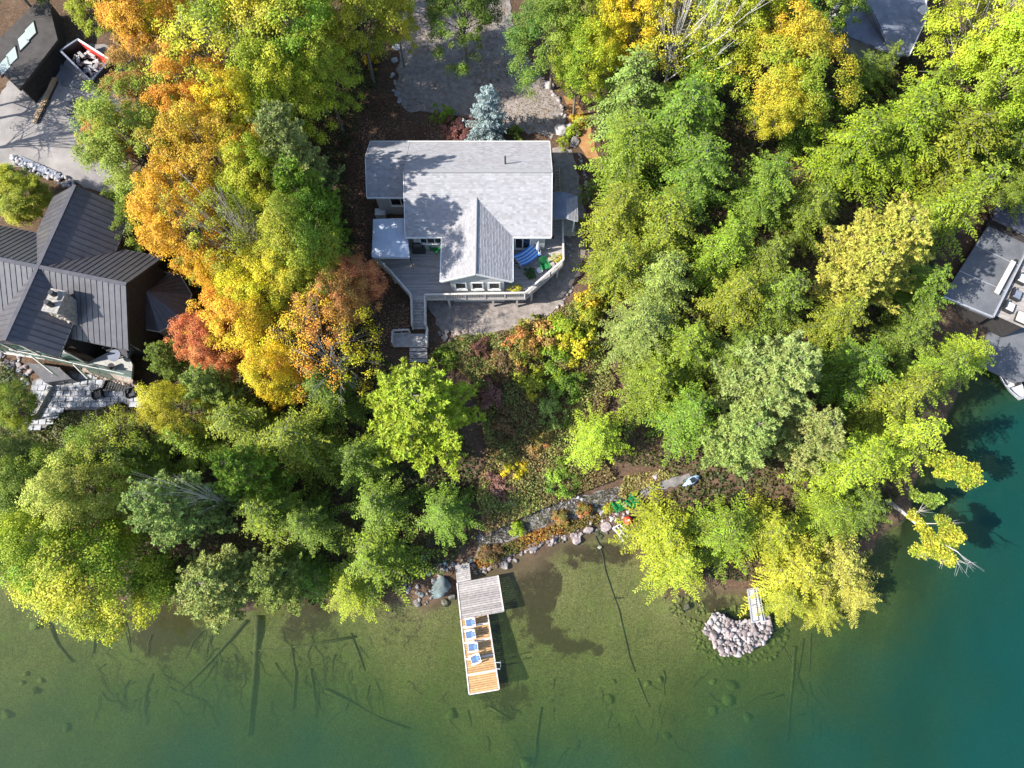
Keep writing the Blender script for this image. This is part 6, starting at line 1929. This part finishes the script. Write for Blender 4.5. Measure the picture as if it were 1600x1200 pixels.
    ('hemlock', 1490, 325, 60, 22, 'fresh', 'bright hemlock overhanging the left side of the boathouse roof'),
    ('hemlock', 1440, 450, 52, 13, 'dark', 'dark hemlock at the lower left corner of the boathouse'),
    ('hemlock', 1590, 300, 40, 10, 'dark', 'dark hemlock at the right edge beside the dark roof'),
    ('hemlock', 1290, 800, 52, 12, 'fresh', 'bright hemlock left of the shaded one by the leaning birch'),
    # right shore
    ('hemlock', 1310, 500, 52, 14, 'fresh', 'bright hemlock left below the straw yellow pines'),
    ('hemlock', 1330, 580, 62, 15, 'green', 'green hemlock right of the broad pale pine'),
    ('hemlock', 1420, 520, 52, 14, 'green', 'green hemlock below the boathouse roof'),
    ('hemlock', 1505, 560, 44, 11, 'lime', 'lime hemlock at the water beside the boathouse dock'),
    ('hemlock', 1450, 585, 50, 17, 'fresh', 'tall bright hemlock left of the one by the boathouse dock'),
    ('hemlock', 1395, 625, 56, 20, 'fresh', 'bright hemlock above the right hand shore'),
    ('hemlock', 1405, 690, 58, 20, 'lime', 'lime hemlock on the shore above the leaning birch'),
    ('hemlock', 1330, 725, 62, 18, 'lime', 'lime hemlock left of the leaning birch'),
    ('hemlock', 1340, 795, 48, 11, 'green', 'shaded hemlock at the foot of the leaning birch'),
    ('hemlock', 1035, 835, 66, 11, 'lime', 'lime hemlock hanging over the green chairs and the shallows'),
    ('hemlock', 1065, 880, 54, 10, 'lime', 'lime hemlock over the shallows left of the footbridge'),
    ('hemlock', 1130, 830, 60, 12, 'fresh', 'bright hemlock behind the footbridge'),
    ('hemlock', 1200, 830, 58, 12, 'lime', 'lime hemlock above the top of the footbridge'),
    ('hemlock', 1245, 890, 66, 11, 'limegold', 'gold green hemlock hanging over the water right of the footbridge'),
    ('hemlock', 1305, 880, 62, 10, 'straw', 'straw green hemlock farthest out over the right hand water'),
    ('hemlock', 1335, 930, 40, 7, 'straw', 'straw green hemlock boughs lowest over the deep water right of the pier'),
    ('hemlock', 1285, 950, 34, 6, 'limegold', 'gold hemlock boughs trailing over the water below the straw green ones'),
    ('maple', 1275, -15, 60, 18, 'green', 'tall green maple at the top edge shading the blue grey roof'),
    ('hemlock', 1225, 935, 36, 8, 'limegold', 'small gold green hemlock touching the stone pier'),
    # shrubs
    ('bush', 697, 180, 13, 1.5, 'fresh', 'round green shrub beside the driveway behind the cottage'),
    ('bush', 722, 200, 17, 1.1, 'plum', 'dark red shrub left of the blue spruce'),
    ('bush', 706, 205, 14, .9, 'plum', 'dark red shrub farthest left behind the cottage'),
    ('bush', 737, 198, 13, 1.0, 'plum', 'dark red shrub touching the blue spruce'),
    ('bush', 805, 206, 10, .9, 'green', 'small green shrub right of the blue spruce'),
    ('bush', 580, 92, 13, 2.0, 'yellow', 'yellow shrub in the shade left of the driveway'),
    ('bush', 893, 205, 10, .9, 'lime', 'lime shrub beside the pale boulders'),
    ('bush', 905, 190, 11, .9, 'gold', 'gold shrub at the edge of the needle clearing'),
    ('bush', 880, 222, 9, .8, 'olive', 'olive shrub between the pale boulders and the path'),
    ('bush', 815, 540, 26, 2.6, 'rust', 'rust and green shrub below the gravel terrace'),
    ('bush', 845, 520, 26, 2.4, 'rust', 'salmon tipped shrub below the terrace bend'),
    ('bush', 880, 525, 28, 2.6, 'turning', 'yellow green shrub at the right end of the terrace edge'),
    ('bush', 905, 545, 24, 2.4, 'gold', 'gold shrub at the top right of the garden slope'),
    ('bush', 860, 555, 24, 2.4, 'fresh', 'fresh green shrub under the salmon tipped one'),
    ('bush', 915, 505, 22, 2.0, 'lime', 'lime shrub beside the stone edge of the terrace'),
    ('bush', 925, 470, 20, 1.8, 'gold', 'gold shrub between the terrace and the hemlocks'),
    ('bush', 790, 565, 24, 2.0, 'brown', 'brown shrub below the terrace rocks'),
    ('bush', 830, 590, 24, 2.0, 'olive', 'olive shrub in the upper part of the garden slope'),
    ('bush', 880, 600, 24, 2.0, 'dark', 'dark green shrub in the shade of the garden slope'),
    ('bush', 768, 615, 20, 1.8, 'plum', 'plum red shrub right of the big bright pine'),
    ('bush', 832, 618, 11, 1.2, 'gold', 'yellow dot of a shrub in the middle of the garden slope'),
    ('bush', 858, 640, 20, 1.6, 'sage', 'grey green shrub in the middle of the garden slope'),
    ('bush', 790, 660, 22, 1.6, 'brown', 'brown shrub in the lower garden slope'),
    ('bush', 850, 690, 20, 1.4, 'rust', 'rust shrub in the lower garden slope'),
    ('bush', 812, 730, 16, 1.2, 'yellow', 'yellowish shrub above the shore path'),
    ('bush', 870, 745, 22, 1.4, 'dark', 'dark shrub under the lime hemlock above the path'),
    ('bush', 780, 760, 20, 1.2, 'plum', 'brown red shrub above the left end of the shore path'),
    ('bush', 808, 823, 11, .9, 'lime', 'lime shrub among the shore rocks'),
    ('bush', 915, 797, 11, .9, 'rust', 'orange and green shrub beside the shore path'),
    ('bush', 878, 812, 12, .8, 'rust', 'rust shrub between the path and the rocks'),
    ('bush', 950, 795, 8, .7, 'amber', 'orange tuft among the pale shore stones'),
    ('bush', 762, 866, 16, 1.0, 'brown', 'brown shrub beside the walkway to the dock'),
    ('bush', 762, 872, 7, .9, 'lime', 'lime tuft in the brown shrub by the walkway'),
    ('bush', 700, 560, 16, 1.4, 'green', 'green shrub at the foot of the stairs'),
    ('bush', 745, 545, 16, 1.2, 'plum', 'plum shrub among the rocks below the terrace'),
]
for t in TREES:
    tree(*t[:6], t[6])
# the woods go on beyond the edges of the photograph
for i in range(34):
    if i < 20:
        px, py = -60 + i * 92 + R.uniform(-30, 30), -150 - (i % 3) * 70 + R.uniform(-25, 25)
    elif i < 29:
        px, py = 1690 + (i % 3) * 70 + R.uniform(-20, 20), -120 + (i - 20) * 45 + R.uniform(-20, 20)
    else:
        px, py = -420 + R.uniform(-40, 40), 60 + (i - 29) * 170
    kd, tn = ('hemlock', 'maple', 'pine')[i % 3], ('green', 'turning', 'fresh', 'olive')[i % 4]
    side = 'behind the driveway and houses' if i < 20 else 'beyond the boathouse' if i < 29 else 'beyond the garage and metal roofed house'
    o = tree(kd, px, py, 66, 15, tn, {'green': 'mid green', 'turning': 'yellow green', 'fresh': 'fresh green', 'olive': 'olive'}[tn] + ' ' + kd + ' in the woods ' + side)
    o['group'] = 'trees in the woods beyond the lot'
